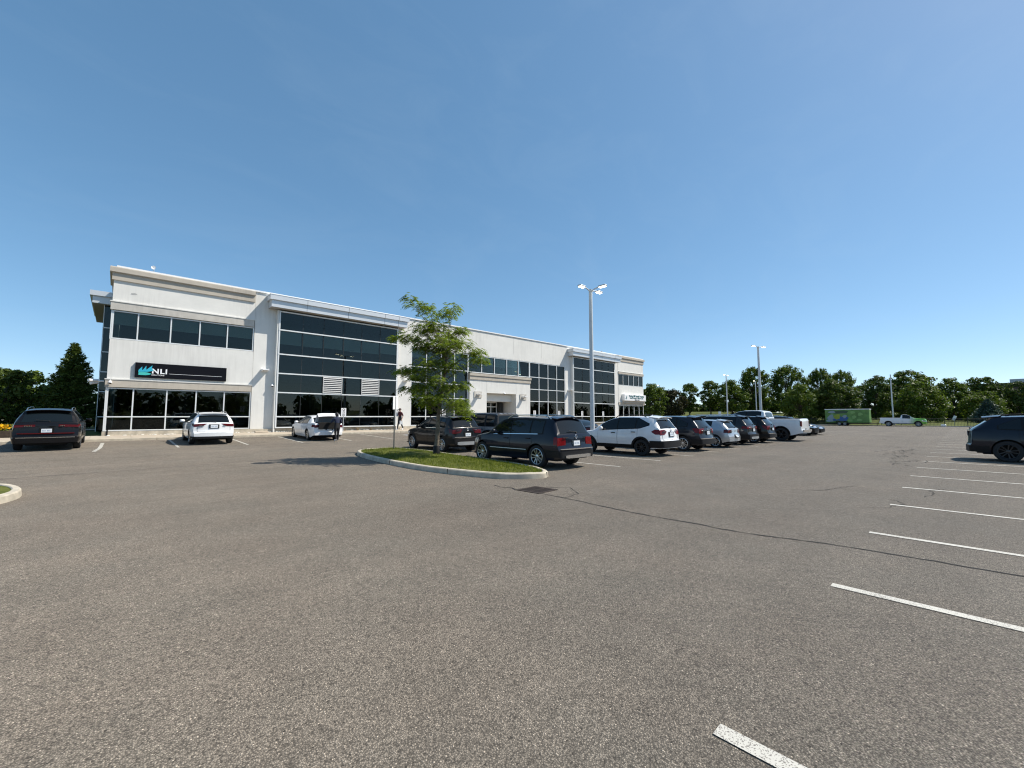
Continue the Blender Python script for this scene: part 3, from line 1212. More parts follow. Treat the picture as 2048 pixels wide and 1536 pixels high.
# roof antenna
t = empty('roof_antenna', (1.25, 34.2, 10.3), 0, 'small white antenna on the roof of the left block', 'antenna')
b = MB()
b.tube([(0, 0, -.4), (0, 0, .75)], .018, 8)
b.build('mast', M['galv'], t)
b = MB()
b.lathe([(.001, 0), (.06, .012), (.10, .04), (.115, .07)], Matrix.Translation((-.03, -.03, .62)) @ Matrix.Rotation(radians(80), 4, 'X'), 16)
b.build('dish', M['white'], t, 60)
t = empty('roof_vent', (49, 34, 10.2), 0, 'tiny grey vent pipe on the roof of the farther glass bay', 'vent')
b = MB()
b.lathe([(.09, -.4), (.09, .35), (.15, .36), (.15, .5), (.02, .56)], Matrix.Identity(4), 12)
b.build('pipe', M['galv'], t, 40)


# ------------------------------------------------------------------ signs on the building
def text(parent, body, x, y, z, size, m, bold=0., xscale=1., name='lettering', align='LEFT'):
    c = bpy.data.curves.new(name, 'FONT')
    c.body = body
    c.size = size
    c.space_character = 1.12 if len(body) < 5 else 1.0
    c.offset = bold
    c.extrude = .006
    c.align_x = align
    c.materials.append(m)
    tmp = bpy.data.objects.new('tmp_text', c)
    COL.objects.link(tmp)
    dg = bpy.context.evaluated_depsgraph_get()
    dg.update()
    me = bpy.data.meshes.new_from_object(tmp.evaluated_get(dg))
    me.name = name
    bpy.data.objects.remove(tmp)
    bpy.data.curves.remove(c)
    if not me.materials:
        me.materials.append(m)
    o = bpy.data.objects.new(name, me)
    COL.objects.link(o)
    o.parent = parent
    o.location = (x, y, z)
    o.rotation_euler = (pi / 2, 0, 0)
    o.scale = (xscale, 1, 1)
    return o


s = empty('company_sign', (2.9, 32.93, Z(2.28)), 0, 'long black company sign reading NLI SOLUTIONS on the white wall', 'sign')
b = MB()
b.box(-2.24, 2.23, -.06, .068, 0, .87)
b.build('board', M['black_sign'], s)
# flame-shaped emblem in cyan turning teal
b = MB()
fl = lambda u, v, w: (-2.1 + u, -.063 - w, .14 + v)
b.prism([(.02, 0), (.36, .0), (.52, .04), (.60, .10), (.42, .16), (.20, .20), (.02, .22)], .012, fl)
b.build('emblem', M['teal'], s)
b = MB()
fl2 = lambda u, v, w: (-2.1 + u, -.076 - w, .14 + v)
b.prism([(0, .18), (.02, .30), (.17, .50), (.17, .30), (.20, .30), (.35, .56), (.35, .33), (.38, .34), (.62, .60), (.60, .40), (.70, .32), (.60, .26), (.40, .20), (.18, .20)], .01, fl2)
b.build('emblem', M['cyan'], s)
text(s, 'NLI', -1.50, -.066, .27, .40, M['white_letter'], .012, 1.12)
text(s, 'SOLUTIONS', -1.50, -.066, .14, .105, M['white_letter'], .001, 1.05)
b = MB()
b.box(-.70, 1.98, -.072, -.061, .275, .29)
b.build('rule', M['white_letter'], s)

s = empty('practice_sign', (55.3, 32.85, Z(2.2)), 0, 'white lightbox sign with dark lettering above the farthest ground-floor windows', 'sign')
b = MB()
b.bbox(-2.95, 2.98, -.28, .145, .02, .92, .03)
b.build('box', M['white'], s)
b = MB()
b.box(-2.85, 2.95, -.06, .14, -.32, .018)
b.build('mounting_rail', M['stucco_tan'], s)
text(s, 'Spring Hill Family Practice', .35, -.287, .58, .40, M['sign_teal'], .010, .98, align='CENTER')
text(s, 'Family Practice & Walk-In Clinic', .35, -.287, .33, .285, M['sign_teal'], .006, 1.0, align='CENTER')
text(s, '905 201 3727', .45, -.287, .08, .24, M['ink'], .006, 1.0, align='CENTER')
b = MB()
b.prism([(0, .3), (.12, .2), (.22, .45), (.40, .68), (.36, .3), (.28, .12), (.1, .1)], .008, lambda u, v, w: (-2.7 + u, -.281 - w, .1 + v))
b.build('emblem', M['sign_teal'], s)


# ------------------------------------------------------------------ free-standing signs
def stall_sign(x, y, z, label, yaw=0):
    t = empty('accessible_sign', (x, y, z), yaw, label, 'parking sign', 'accessible parking signs before the building')
    b = MB()
    b.box(-.028, .028, -.02, .02, 0, 1.66)
    b.build('post', M['galv'], t)
    b = MB()
    b.bbox(-.19, .19, -.034, -.022, 1.12, 1.74, .012)
    bd = b.build('board', M['white'], t)
    b = MB()
    b.lathe([(.055, 0), (.075, .003), (.095, .0)], Matrix.Translation((0, -.036, 1.62)) @ Matrix.Rotation(pi / 2, 4, 'X'), 16, 0)
    b.box(-.07, .07, -.038, -.035, 1.36, 1.50, 1)
    b.box(-.03, .04, -.041, -.0385, 1.38, 1.48, 2)
    b.box(-.12, .12, -.038, -.035, 1.29, 1.315, 0)
    b.box(-.10, .10, -.038, -.035, 1.235, 1.26, 0)
    b.box(-.12, .12, -.038, -.035, 1.18, 1.205, 0)
    b.build('symbols', [M['ink'], M['ink'], M['white']], bd)


names = ['white accessible parking sign right of the white car with open trunk', 'white accessible parking sign at the edge of the pier by the walking person',
         'white accessible parking sign behind the young tree', 'white accessible parking sign just right of the entrance portico',
         'white accessible parking sign beside the pier at the right end of the middle glazing', 'white accessible parking sign left of the tall lamp post',
         'white accessible parking sign right of the tall lamp post']
for x, n in zip((12.45, 16.95, 21.4, 33.16, 37.24, 41.55, 45.96), names):
    stall_sign(x, 31.8, .52, n)

t = empty('sign_post', (9.15, 17.5, .16), radians(28), 'slim dark post with two narrow white notice boards on the island tip', 'sign')
b = MB()
b.tube([(0, 0, -.1), (0, 0, 2.36)], .03, 8)
b.build('post', M['post_grey'], t)
for sx in (-.11, .11):
    b = MB()
    b.bbox(sx - .088, sx + .088, -.045, -.032, 1.79, 2.39, .01)
    b.build('board', M['white'], t)


# ------------------------------------------------------------------ vehicles
class Shell:
    """car body as a family of cross-sections along t (distance from the nose); local +Y is forward"""

    def __init__(s, L, W, wb, fo, R, zb, top, belt, tumble=.30, edge=.09, crown=.045, nose=(.9, .22), tail=(.7, .13), bow=(.22, .09),
                 belt_ref=None, arch=1.16, side=(.07, .05), zb_ends=(.24, .34), boxy=False):
        s.L, s.W, s.wb, s.fo, s.R, s.zb = L, W, wb, fo, R, zb
        s.top, s.belt, s.tumble, s.edge, s.crown = top, belt, tumble, edge, crown
        s.nose, s.tail, s.bow, s.side, s.zb_ends, s.boxy = nose, tail, bow, side, zb_ends, boxy
        s.ax = (fo, fo + wb)
        s.Ra = R * arch
        s.belt_ref = belt_ref or pl(belt, L * .6)
        # station list, dense where the top profile is steep and at the arch edges
        ts = [0.0]
        for i in range(len(top) - 1):
            (a, za), (c, zc) = top[i], top[i + 1]
            n = max(1, int(math.ceil(max((c - a) / .07, abs(zc - za) / .05))))
            ts += [lerp(a, c, k / n) for k in range(1, n + 1)]
        for c in s.ax:
            for k in range(13):
                ts.append(c - s.Ra * cos(pi * k / 12))
            ts += [c - s.Ra - .003, c + s.Ra + .003]
        ts = sorted(t for t in ts if 0 <= t <= L)
        s.ts = [ts[0]]
        for t in ts[1:]:
            if t - s.ts[-1] > .0025:
                s.ts.append(t)
        s.ts[-1] = L

    def zt(s, t):
        r = .05 if t < s.L * .8 else .008
        if s.boxy:
            r = .01
        return (pl(s.top, t - r) + pl(s.top, t) * 2 + pl(s.top, t + r)) / 4

    def plan(s, t):
        a, k = s.nose
        b, q = s.tail
        f = 1.0
        if t < a:
            f -= k * (1 - t / a) ** 2.4
        if s.L - t < b:
            f -= q * (1 - (s.L - t) / b) ** 2.2
        return f * s.W / 2

    def zbot(s, t):
        z = s.zb
        z = max(z, lerp(s.zb_ends[0], s.zb, smooth(0, .5, t)), lerp(s.zb_ends[1], s.zb, smooth(0, .7, s.L - t)))
        for c in s.ax:
            d = s.Ra ** 2 - (t - c) ** 2
            if d > 0:
                z = max(z, s.R + sqrt(d) * .99)
        return min(z, s.zt(t) - .06)

    def lat(s, t, z):
        r = (z - s.zb) / max(.1, s.belt_ref - s.zb)
        if r < .5:
            k = 1 - s.side[0] * ((.5 - r) / .5) ** 2
        else:
            k = 1 - s.side[1] * ((r - .5) / .5) ** 2
        return s.plan(t) * k

    def sec(s, t):
        zt, zb = s.zt(t), s.zbot(t)
        zs = max(zb + .02, min(pl(s.belt, t), zt - .035))
        hs = s.lat(t, zs)
        h = max(0., zt - zs)
        hr = hs - s.tumble * max(0, h - .04) - s.edge * min(1, h / .07)
        cr = s.crown * (.5 + .5 * min(1, h / .4))
        return zt, zb, zs, hs, hr, zt - cr

    def P(s, t, v, sd):
        zt, zb, zs, hs, hr, zr = s.sec(t)
        if v <= 1:
            z = lerp(zb, zs, v)
            x = s.lat(t, z)
        elif v <= 2:
            k = v - 1
            z = lerp(zs, max(zr, zs + .005), k)
            x = lerp(hs, hr, k) + .035 * sin(pi * k) * min(.5, zr - zs) + (.012 * sin(pi * k))
        else:
            k = v - 2
            x = hr * (1 - k)
            z = max(zr, zs + .005) + (zt - max(zr, zs + .005)) * (1 - (1 - k) ** 2.3)
        return s.bowed(t, x, z, sd)

    def bowed(s, t, x, z, sd):
        q = (x / (s.W / 2)) ** 2
        y = s.L / 2 - t
        y -= s.bow[0] * q * max(0, 1 - t / 1.1) ** 1.5
        y += s.bow[1] * q * max(0, 1 - (s.L - t) / .9) ** 1.5
        return Vector((sd * x, y, z))

    def side_p(s, t, z, sd):
        return s.bowed(t, s.lat(t, z), z, sd)

    def shoulder_p(s, t, z, sd):
        zt, zb, zs, hs, hr, zr = s.sec(t)
        k = (z - zs) / max(.01, zr - zs)
        return s.P(t, 1 + min(1, max(0, k)), sd)

    def rear_t(s, z):
        """t on the rear face where the top profile has come down to height z"""
        lo, hi = s.L * .6, s.L
        for _ in range(40):
            m = (lo + hi) / 2
            if s.zt(m) > z:
                lo = m
            else:
                hi = m
        return lo

    def front_t(s, z):
        lo, hi = 0, s.L * .5
        for _ in range(40):
            m = (lo + hi) / 2
            if s.zt(m) < z:
                lo = m
            else:
                hi = m
        return hi

    def body(s, m, parent):
        b = MB()
        va = [i / 7 for i in range(8)] + [1 + i / 5 for i in range(1, 6)] + [2 + i / 6 for i in range(1, 7)]
        rows = []
        for t in s.ts:
            r = [s.P(t, v, 1) for v in va]
            l = [s.P(t, v, -1) for v in va[:-1]]
            rows.append(r + l[::-1])
        b.grid(rows, 0)
        for t, fl in ((0.0, False), (s.L, True)):
            pr = [s.P(t, v, 1) for v in va]
            g = []
            for p in pr:
                g.append([s.bowed(t, abs(p.x) * abs(w), p.z, 1 if w >= 0 else -1) for w in (-1, -.75, -.5, -.25, 0, .25, .5, .75, 1)])
            b.grid(g, 0, flip=fl)
        return b.build('body', m, parent, 38)


def sheet_patch(name, rows, m, parent, off=.006, smooth_deg=50, mi=None):
    """grid of body points pushed outward by off; edges turned back to the body so the panel has thickness"""
    n, k = len(rows), len(rows[0])
    pts = []
    c = Vector((0, 0, .75))
    for i in range(n):
        r = []
        for j in range(k):
            du = rows[min(i + 1, n - 1)][j] - rows[max(i - 1, 0)][j]
            dv = rows[i][min(j + 1, k - 1)] - rows[i][max(j - 1, 0)]
            nn = du.cross(dv)
            if nn.length < 1e-9:
                nn = Vector((0, 0, 1))
            nn.normalize()
            p = rows[i][j]
            ref = Vector((p.x, 0, p.z - .75))
            # sign decided once from the patch centre
            r.append((p, nn))
        pts.append(r)
    p, nn = pts[n // 2][k // 2]
    mid = rows[n // 2][k // 2]
    hint = sheet_patch.hint if sheet_patch.hint is not None else Vector((mid.x, 0, mid.z - .7))
    sg = 1 if nn.dot(hint) > 0 else -1
    top = [[p + nn * sg * off for p, nn in r] for r in pts]
    low = [[p - nn * sg * .004 for p, nn in r] for r in pts]
    b = MB()
    b.grid(top, 0, flip=(sg < 0))
    ring_t = top[0] + [r[-1] for r in top[1:]] + top[-1][-2::-1] + [r[0] for r in top[-2:0:-1]]
    ring_l = low[0] + [r[-1] for r in low[1:]] + low[-1][-2::-1] + [r[0] for r in low[-2:0:-1]]
    b.grid([ring_t + [ring_t[0]], ring_l + [ring_l[0]]], 0, flip=(sg > 0))
    return b.build(name, m, parent, smooth_deg)


sheet_patch.hint = None
UP, BACK, FRONT = Vector((0, 0, 1)), Vector((0, -1, .3)), Vector((0, 1, .2))


def with_hint(h, *a, **k):
    sheet_patch.hint = h
    o = sheet_patch(*a, **k)
    sheet_patch.hint = None
    return o


def wheel(parent, x, y, R, w, spokes, m_rim, sd, name='wheel', rim_r=None, twin=True):
    """tyre with an alloy rim; outer face towards sd"""
    rr = rim_r or R * .70
    Mx = Matrix.Translation((x, y, R)) @ Matrix.Rotation(sd * pi / 2, 4, 'Y')
    b = MB()
    h = w / 2
    b.lathe([(rr, -h * .85), (rr + .02, -h * .98), (R - .03, -h), (R - .008, -h * .86), (R, -h * .6), (R, h * .6), (R - .008, h * .86), (R - .03, h), (rr + .02, h * .98), (rr, h * .85)], Mx, 36)
    t = b.build(name, M['rubber'], parent, 40)
    b = MB()
    b.lathe([(rr + .004, h * .9), (rr - .012, h * .96), (rr - .025, h * .9)], Mx, 36, 0)
    b.lathe([(rr - .025, h * .9), (rr - .03, h * .3), (rr - .03, -h * .8)], Mx, 36, 2)
    b.lathe([(rr - .03, -h * .1), (.001, -h * .1)], Mx, 24, 1)
    b.lathe([(.07, h * .3), (.065, h * .72), (.045, h * .78), (.001, h * .78)], Mx, 16, 0)
    for k in range(spokes):
        a = 2 * pi * k / spokes + pi / 2
        offs = (-.045, .045) if twin else (0,)
        for o in offs:
            hw = .017 if twin else .03
            Ms = Mx @ Matrix.Rotation(a, 4, 'Z')
            r0, r1 = .045, rr - .02
            vs = []
            for (r, z, ww, oo) in ((r0, h * .70, hw, o * .5), (r1, h * .86, hw * 1.25, o * 1.25)):
                vs += [Ms @ Vector((r, oo - ww, z - .05)), Ms @ Vector((r, oo + ww, z - .05)), Ms @ Vector((r, oo + ww * .7, z)), Ms @ Vector((r, oo - ww * .7, z))]
            b.add(vs, [(0, 1, 2, 3), (7, 6, 5, 4), (0, 4, 5, 1), (1, 5, 6, 2), (2, 6, 7, 3), (3, 7, 4, 0)], 0)
    b.build('rim', [m_rim, M['pit'], M['rim_dark']], t, 35)
    return t


def make_car(spec, name, loc, rz, label, cat, group=None, pitch=0.):
    sh = spec['shell']
    pm = spec['paint']
    root = empty(name, loc, rz, label, cat, group, rx=pitch)
    sh.body(pm, root)
    L, W, R = sh.L, sh.W, sh.R
    HL = L / 2
    clad = spec.get('clad')
    # underbody and wheel wells
    b = MB()
    for (t0, t1) in ((.15, sh.ax[0] - sh.Ra), (sh.ax[0] + sh.Ra, sh.ax[1] - sh.Ra), (sh.ax[1] + sh.Ra, L - .25)):
        b.box(-W * .42, W * .42, HL - t1, HL - t0, sh.zb + .02, sh.zb + .06)
    b.box(-W * .30, W * .30, HL - L + .4, HL - .3, sh.zb - .03, sh.zb + .3)
    for c in sh.ax:
        for sd in (1, -1):
            rows = []
            for k in range(15):
                a = pi * k / 14
                t, z = c - sh.Ra * cos(a) * .995, R + sh.Ra * sin(a) * .985
                rows.append([(sd * (sh.lat(t, z) - .02), HL - t, z), (sd * W * .28, HL - t, z)])
            b.grid(rows, 0)
            b.add([(sd * W * .28, HL - c - sh.Ra, sh.zb), (sd * W * .28, HL - c + sh.Ra, sh.zb), (sd * W * .28, HL - c + sh.Ra, R + sh.Ra), (sd * W * .28, HL - c - sh.Ra, R + sh.Ra)], [(0, 1, 2, 3)])
    b.build('underbody', M['plastic'], root)
    # wheels
    for c in sh.ax:
        for sd in (1, -1):
            wheel(root, sd * (W / 2 - spec.get('tw', .225) / 2 - .025), HL - c, R, spec.get('tw', .225), spec.get('spokes', 5), spec.get('rim', M['rim']), sd, twin=spec.get('twin', True))
    # windscreen and rear window
    cw, rf = spec['screen']
    vv = [2.08, 2.25, 2.5, 2.75, 3.0]

    def across(t, v0=2.08):
        q = [v0 + (3 - v0) * i / 4 for i in range(5)]
        return [sh.P(t, v, -1) for v in q] + [sh.P(t, v, 1) for v in q[:-1]][::-1]
    with_hint(FRONT, 'windshield', [across(t) for t in frange(cw, rf, .09)], M['carglass'], root, .005)
    zr0, zr1 = spec['rear_win']
    ta, tb = sh.rear_t(zr1), sh.rear_t(zr0)
    vin = spec.get('rear_v', 2.10)
    rw = with_hint(BACK, 'rear_window', [across(lerp(ta, tb, i / 8), vin) for i in range(9)], M['carglass'], root, .005)
    if spec.get('wiper', True):
        b = MB()
        p = sh.P(tb - .005, 3, 1) + Vector((0, -.025, .02))
        b.tube([p + Vector((.06, 0, 0)), p + Vector((-.33, .012, .055))], .011, 6)
        b.tube([p + Vector((.06, 0, 0)), p + Vector((.06, .05, -.03))], .025, 8)
        b.build('wiper', M['plastic'], root)
    zl, zh, t_side, v_in, lm = spec['tail']
    if spec.get('spoiler'):
        ln, m_ = spec['spoiler']
        t1 = sh.rear_t(zr1 + .03)
        rows = []
        for i in range(5):
            t = lerp(t1 - .32, t1 + .02, i / 4)
            z_ = sh.zt(t1 - .32)
            rows.append([Vector((w * .93 * sh.sec(min(t, t1 - .05))[4], HL - t - ln * (i / 4), lerp(sh.zt(t1 - .32), sh.zt(t1 - .05), i / 4) + .022 - .05 * abs(w) ** 3)) for w in (-1, -.85, -.6, -.3, 0, .3, .6, .85, 1)])
        with_hint(UP, 'spoiler', rows, pm if m_ is None else m_, root, .02)
    # side glass on a black strip
    wins = spec['windows']
    z_in0, z_in1 = spec.get('win_in', (.03, .05))

    def shoulder_rows(t0, t1, a0, a1, c0=None, c1=None):
        rows = []
        for t in frange(t0, t1, .07):
            zt, zb, zs, hs, hr, zr = sh.sec(t)
            lo, hi = zs + a0, zr - a1
            if c1 is not None:
                hi = min(hi, c1(t))
            if c0 is not None:
                lo = max(lo, c0(t))
            if hi - lo < .02:
                hi = lo + .02
            rows.append([(lo + (hi - lo) * k / 4, t) for k in range(5)])
        return rows
    c0f, c1f = spec.get('win_lo'), spec.get('win_hi')
    for sd in (1, -1):
        q = shoulder_rows(wins[0][0] - .05, wins[-1][1] + .04, z_in0 - .025, z_in1 - .025, c0f and (lambda t: c0f(t) - .02), c1f and (lambda t: c1f(t) + .02))
        with_hint(Vector((sd, 0, .2)), 'window_trim', [[sh.shoulder_p(t, z, sd) for z, t in r] for r in q], spec.get('trim_mat', M['plastic']), root, .003)
        for (t0, t1) in wins:
            q = shoulder_rows(t0, t1, z_in0, z_in1, c0f, c1f)
            with_hint(Vector((sd, 0, .2)), 'side_window', [[sh.shoulder_p(t, z, sd) for z, t in r] for r in q], M['carglass'], root, .008)
    # doors as slightly raised panels with dark gaps, each with its handle
    for (t0, t1) in spec.get('doors', []):
        for sd in (1, -1):
            z0 = sh.zb + spec.get('door_z', .16)

            def rows_for(pad):
                rows = []
                for t in frange(t0 - pad, t1 + pad, .09):
                    zz = max(z0 - pad, sh.zbot(t) + .05 - pad)
                    zs = sh.sec(t)[2] + pad * .5
                    rows.append([sh.side_p(t, lerp(zz, zs, k / 6), sd) for k in range(7)])
                return rows
            with_hint(Vector((sd, 0, 0)), 'door_gap', rows_for(.008), M['pit'], root, .0012)
            d = with_hint(Vector((sd, 0, 0)), 'door', rows_for(0), pm, root, .003)
            p = sh.side_p(t1 - .18, pl(sh.belt, t1 - .18) - .13, sd)
            b = MB()
            b.bbox(-.012, .012, -.1, .1, -.014, .018, .008, 0, Matrix.Translation(p + Vector((sd * .03, 0, 0))))
            b.build('handle', spec.get('handle', pm), d)
    # cladding: wheel-arch lips and sills
    if clad:
        cm, lw, sill = clad
        for c in sh.ax:
            for sd in (1, -1):
                rows = []
                a0 = math.asin(max(-.3, (sh.zb + .03 - R) / (sh.Ra + lw)))
                for k in range(17):
                    a = lerp(a0, pi - a0, k / 16)
                    rows.append([sh.side_p(min(L - .02, max(.02, c - (sh.Ra - .01 + lw * e) * cos(a))), R + (sh.Ra - .01 + lw * e) * sin(a), sd) for e in (0, .33, .66, 1)])
                with_hint(Vector((sd, 0, 0)), 'arch_trim', rows, cm, root, .012)
        for sd in (1, -1):
            rows = [[sh.side_p(t, lerp(sh.zb + .0, sh.zb + sill, k / 3), sd) for k in range(4)] for t in frange(sh.ax[0] + sh.Ra - .01, sh.ax[1] - sh.Ra + .01, .12)]
            with_hint(Vector((sd, 0, 0)), 'sill_trim', rows, cm, root, .010)
    if spec.get('side_strip'):
        z, h_, m_, t0, t1 = spec['side_strip']
        for sd in (1, -1):
            rows = [[sh.side_p(t, z + h_ * k / 2, sd) for k in range(3)] for t in frange(t0, t1, .15)]
            with_hint(Vector((sd, 0, 0)), 'side_strip', rows, m_, root, .010)
    if spec.get('belt_strip'):
        t0, t1, m_ = spec['belt_strip']
        for sd in (1, -1):
            rows = [[sh.shoulder_p(t, sh.sec(t)[2] + .002 + .02 * k / 2, sd) for k in range(3)] for t in frange(t0, t1, .1)]
            with_hint(Vector((sd, 0, .2)), 'belt_strip', rows, m_, root, .012)
    # rear lower bumper, lamps, plate
    if spec.get('rear_clad'):
        cm, z0, z1 = spec['rear_clad']
        rows = []
        for i in range(6):
            z = lerp(z0, z1, i / 5)
            row = []
            path = []
            t_e = L - .035
            for tt in frange(sh.ax[1] + sh.Ra + .02, t_e, .08):
                path.append(sh.side_p(tt, max(z, sh.zbot(tt)), -1))
            x_e = sh.lat(t_e, z)
            for w in (-.96, -.85, -.6, -.3, 0, .3, .6, .85, .96):
                path.append(sh.bowed(L, x_e * abs(w), z, 1 if w > 0 else -1))
            for tt in reversed(frange(sh.ax[1] + sh.Ra + .02, t_e, .08)):
                path.append(sh.side_p(tt, max(z, sh.zbot(tt)), 1))
            rows.append(path)
        with_hint(BACK, 'rear_bumper', rows, cm, root, .022)
    for q in spec.get('rear_bars', []):
        z, h_, wd, dp, m_, nm = q
        b = MB()
        rows = []
        for w in frange(-1, 1, .2):
            p = sh.bowed(L, abs(w) * wd, z, 1 if w >= 0 else -1)
            up = h_ * (.5 if abs(w) < .9 else .35)
            rows.append([p + Vector((0, .02, up)), p + Vector((0, -dp, up)), p + Vector((0, -dp, -up)), p + Vector((0, .02, -up))])
        b.grid([r + [r[0]] for r in rows], 0)
        b.add(rows[0], [(0, 1, 2, 3)])
        b.add(rows[-1], [(3, 2, 1, 0)])
        b.build(nm, m_, root, 40)
    zl, zh, t_side, v_in, lm = spec['tail']
    for sd in (1, -1):
        rows = []
        for i in range(6):
            z = lerp(zl, zh, i / 5)
            te = sh.rear_t(z)
            shp = spec.get('tail_shape', lambda k: 1.)(i / 5)
            path = []
            ts0 = L - t_side * shp
            for k in range(5):
                t = lerp(ts0, te - .035, k / 4)
                path.append(sh.side_p(t, min(z, sh.sec(t)[2]), sd))
            for v in (1.35, 1.7, 2.0):
                path.append(sh.P(te, v, sd))
            for k in range(1, 5):
                path.append(sh.P(te, lerp(2.0, 2 + (v_in - 2) * shp, k / 4), sd))
            rows.append(path)
        with_hint(Vector((sd * .7, -.7, 0)), 'tail_light', rows, lm, root, .010)
    zp = spec.get('plate_z', .85)
    te = sh.rear_t(zp)
    p = sh.P(te, 3, 1)
    q = sh.P(sh.rear_t(zp + .06), 3, 1)
    tilt = atan2(q.y - p.y, .06)
    Mp = Matrix.Translation(p + Vector((0, -.012, 0))) @ Matrix.Rotation(-tilt, 4, 'X')
    b = MB()
    b.box(-.21, .21, -.012, .02, -.10, .10, 0, Mp)
    ps = b.build('plate_surround', spec.get('plate_mat', M['plastic']), root)
    b = MB()
    b.box(-.15, .15, -.020, -.013, -.075, .075, 0, Mp)
    for k in range(7):
        if k != 3:
            b.box(-.112 + k * .033, -.098 + k * .033, -.0225, -.0205, -.026, .024, 1, Mp)
    b.build('number_plate', [M['plate'], M['plate_blue']], root)
    # tailgate shut line
    if spec.get('gate', True):
        zb_ = spec.get('gate_z', .62)
        for sd in (1, -1):
            tp = [sh.P(sh.rear_t(z), 2.14, sd) + Vector((0, -.002, .002)) for z in frange(zb_ + .06, zl - .01, .06)] if zl - .01 > zb_ + .08 else []
            if tp:
                b = MB()
                b.tube(tp, .006, 5)
                b.build('shut_line', M['pit'], root)
        b = MB()
        te_ = sh.rear_t(zb_ + .06)
        b.tube([sh.P(te_, v, sd_) + Vector((0, -.002, .002)) for v, sd_ in ((2.14, -1), (2.5, -1), (3, 1), (2.5, 1), (2.14, 1))], .006, 5)
        b.build('shut_line', M['pit'], root)
        # model lettering reads as two small rows of bright marks
        b = MB()
        for sx, cnt in ((-.50, 5), (.46, 3)):
            p_ = sh.P(sh.rear_t(zl + .03 if spec.get('emblem_z') is None else spec['emblem_z'] - .02), 3, 1)
            for k in range(cnt):
                x_ = sx + k * .045 - cnt * .022
                b.box(x_ - .012, x_ + .012, p_.y - .028, p_.y + .03, p_.z - .012, p_.z + .014)
        b.build('badge', M['chrome'], root)
    # emblem
    ze = spec.get('emblem_z')
    if ze:
        te = sh.rear_t(ze)
        p = sh.P(te, 3, 1)
        b = MB()
        Me = Matrix.Translation(p + Vector((0, -.012, 0))) @ Matrix.Rotation(pi / 2, 4, 'X')
        b.lathe([(.045, 0), (.055, .008), (.065, 0)], Me, 20)
        if spec.get('star'):
            for k in range(3):
                a = pi / 2 + k * 2 * pi / 3
                b.tube([Me @ Vector((0, 0, .004)), Me @ Vector((.05 * cos(a), .05 * sin(a), .004))], .006, 5)
        else:
            b.tube([Me @ Vector((-.05, 0, .004)), Me @ Vector((.05, 0, .004))], .007, 5)
        b.build('emblem', M['chrome'], root)
    # front: lamps and grille
    fz0, fz1 = spec.get('head', (sh.top[0][1] + .02, sh.top[0][1] + .2))
    for sd in (1, -1):
        rows = []
        for i in range(5):
            z = lerp(fz0, fz1, i / 4)
            te = sh.front_t(z)
            path = [sh.side_p(lerp(te + .5, te + .05, k / 3), min(z, sh.sec(lerp(te + .5, te + .05, k / 3))[2]), sd) for k in range(4)]
            path += [sh.P(te, v, sd) for v in (1.5, 2.0, 2.2, 2.42)]
            rows.append(path)
        with_hint(Vector((sd * .6, .8, 0)), 'headlight', rows, M['clear'], root, .008)
    rows = []
    for i in range(5):
        z = lerp(sh.zbot(0) + .12, sh.zt(0) - .02, i / 4)
        rows.append([sh.bowed(0, abs(w) * W * .30, z, 1 if w >= 0 else -1) for w in frange(-1, 1, .25)])
    with_hint(FRONT, 'grille', rows, M['plastic'], root, .012)
    # mirrors
    tm = cw + spec.get('mirror_t', .55)
    for sd in (1, -1):
        zt, zb, zs, hs, hr, zr = sh.sec(tm)
        p = sh.shoulder_p(tm, zs + .03, sd)
        b = MB()
        Mm = Matrix.Translation(p + Vector((sd * .16, .02, .055))) @ Matrix.Rotation(sd * -.18, 4, 'Z')
        b.bbox(-.105, .105, -.06, .07, -.065, .075, .035, 0, Mm)
        b.tube([p + Vector((-sd * .02, 0, 0)), p + Vector((sd * .1, .02, .02))], .025, 6, 1)
        b.build('mirror', [spec.get('mirror_mat', pm), M['plastic']], root, 40)
    # roof rails
    if spec.get('rails'):
        t0, t1, m_ = spec['rails']
        for sd in (1, -1):
            pts = []
            for k, t in enumerate(frange(t0, t1, .15)):
                a = sh.P(t, 2.06, sd)
                n_ = (t - t0) / (t1 - t0)
                lift = .08 * min(1, min(n_, 1 - n_) * 9)
                pts.append(a + Vector((0, 0, lift + .008)))
            b = MB()
            b.tube(pts, .018, 8)
            b.build('roof_rail', m_, root, 50)
    if spec.get('fin', True):
        t = spec.get('fin_t', sh.rear_t(zr1 + .05) - .5)
        p = sh.P(t, 3, 1)
        b = MB()
        b.add([p + Vector(q) for q in ((-.03, .09, -.01), (.03, .09, -.01), (.03, -.09, -.01), (-.03, -.09, -.01), (-.006, -.06, .065), (.006, -.06, .065))],
              [(0, 1, 5, 4), (1, 2, 5), (2, 3, 4, 5), (3, 0, 4)])
        b.build('antenna_fin', spec.get('fin_mat', pm), root)
    return root


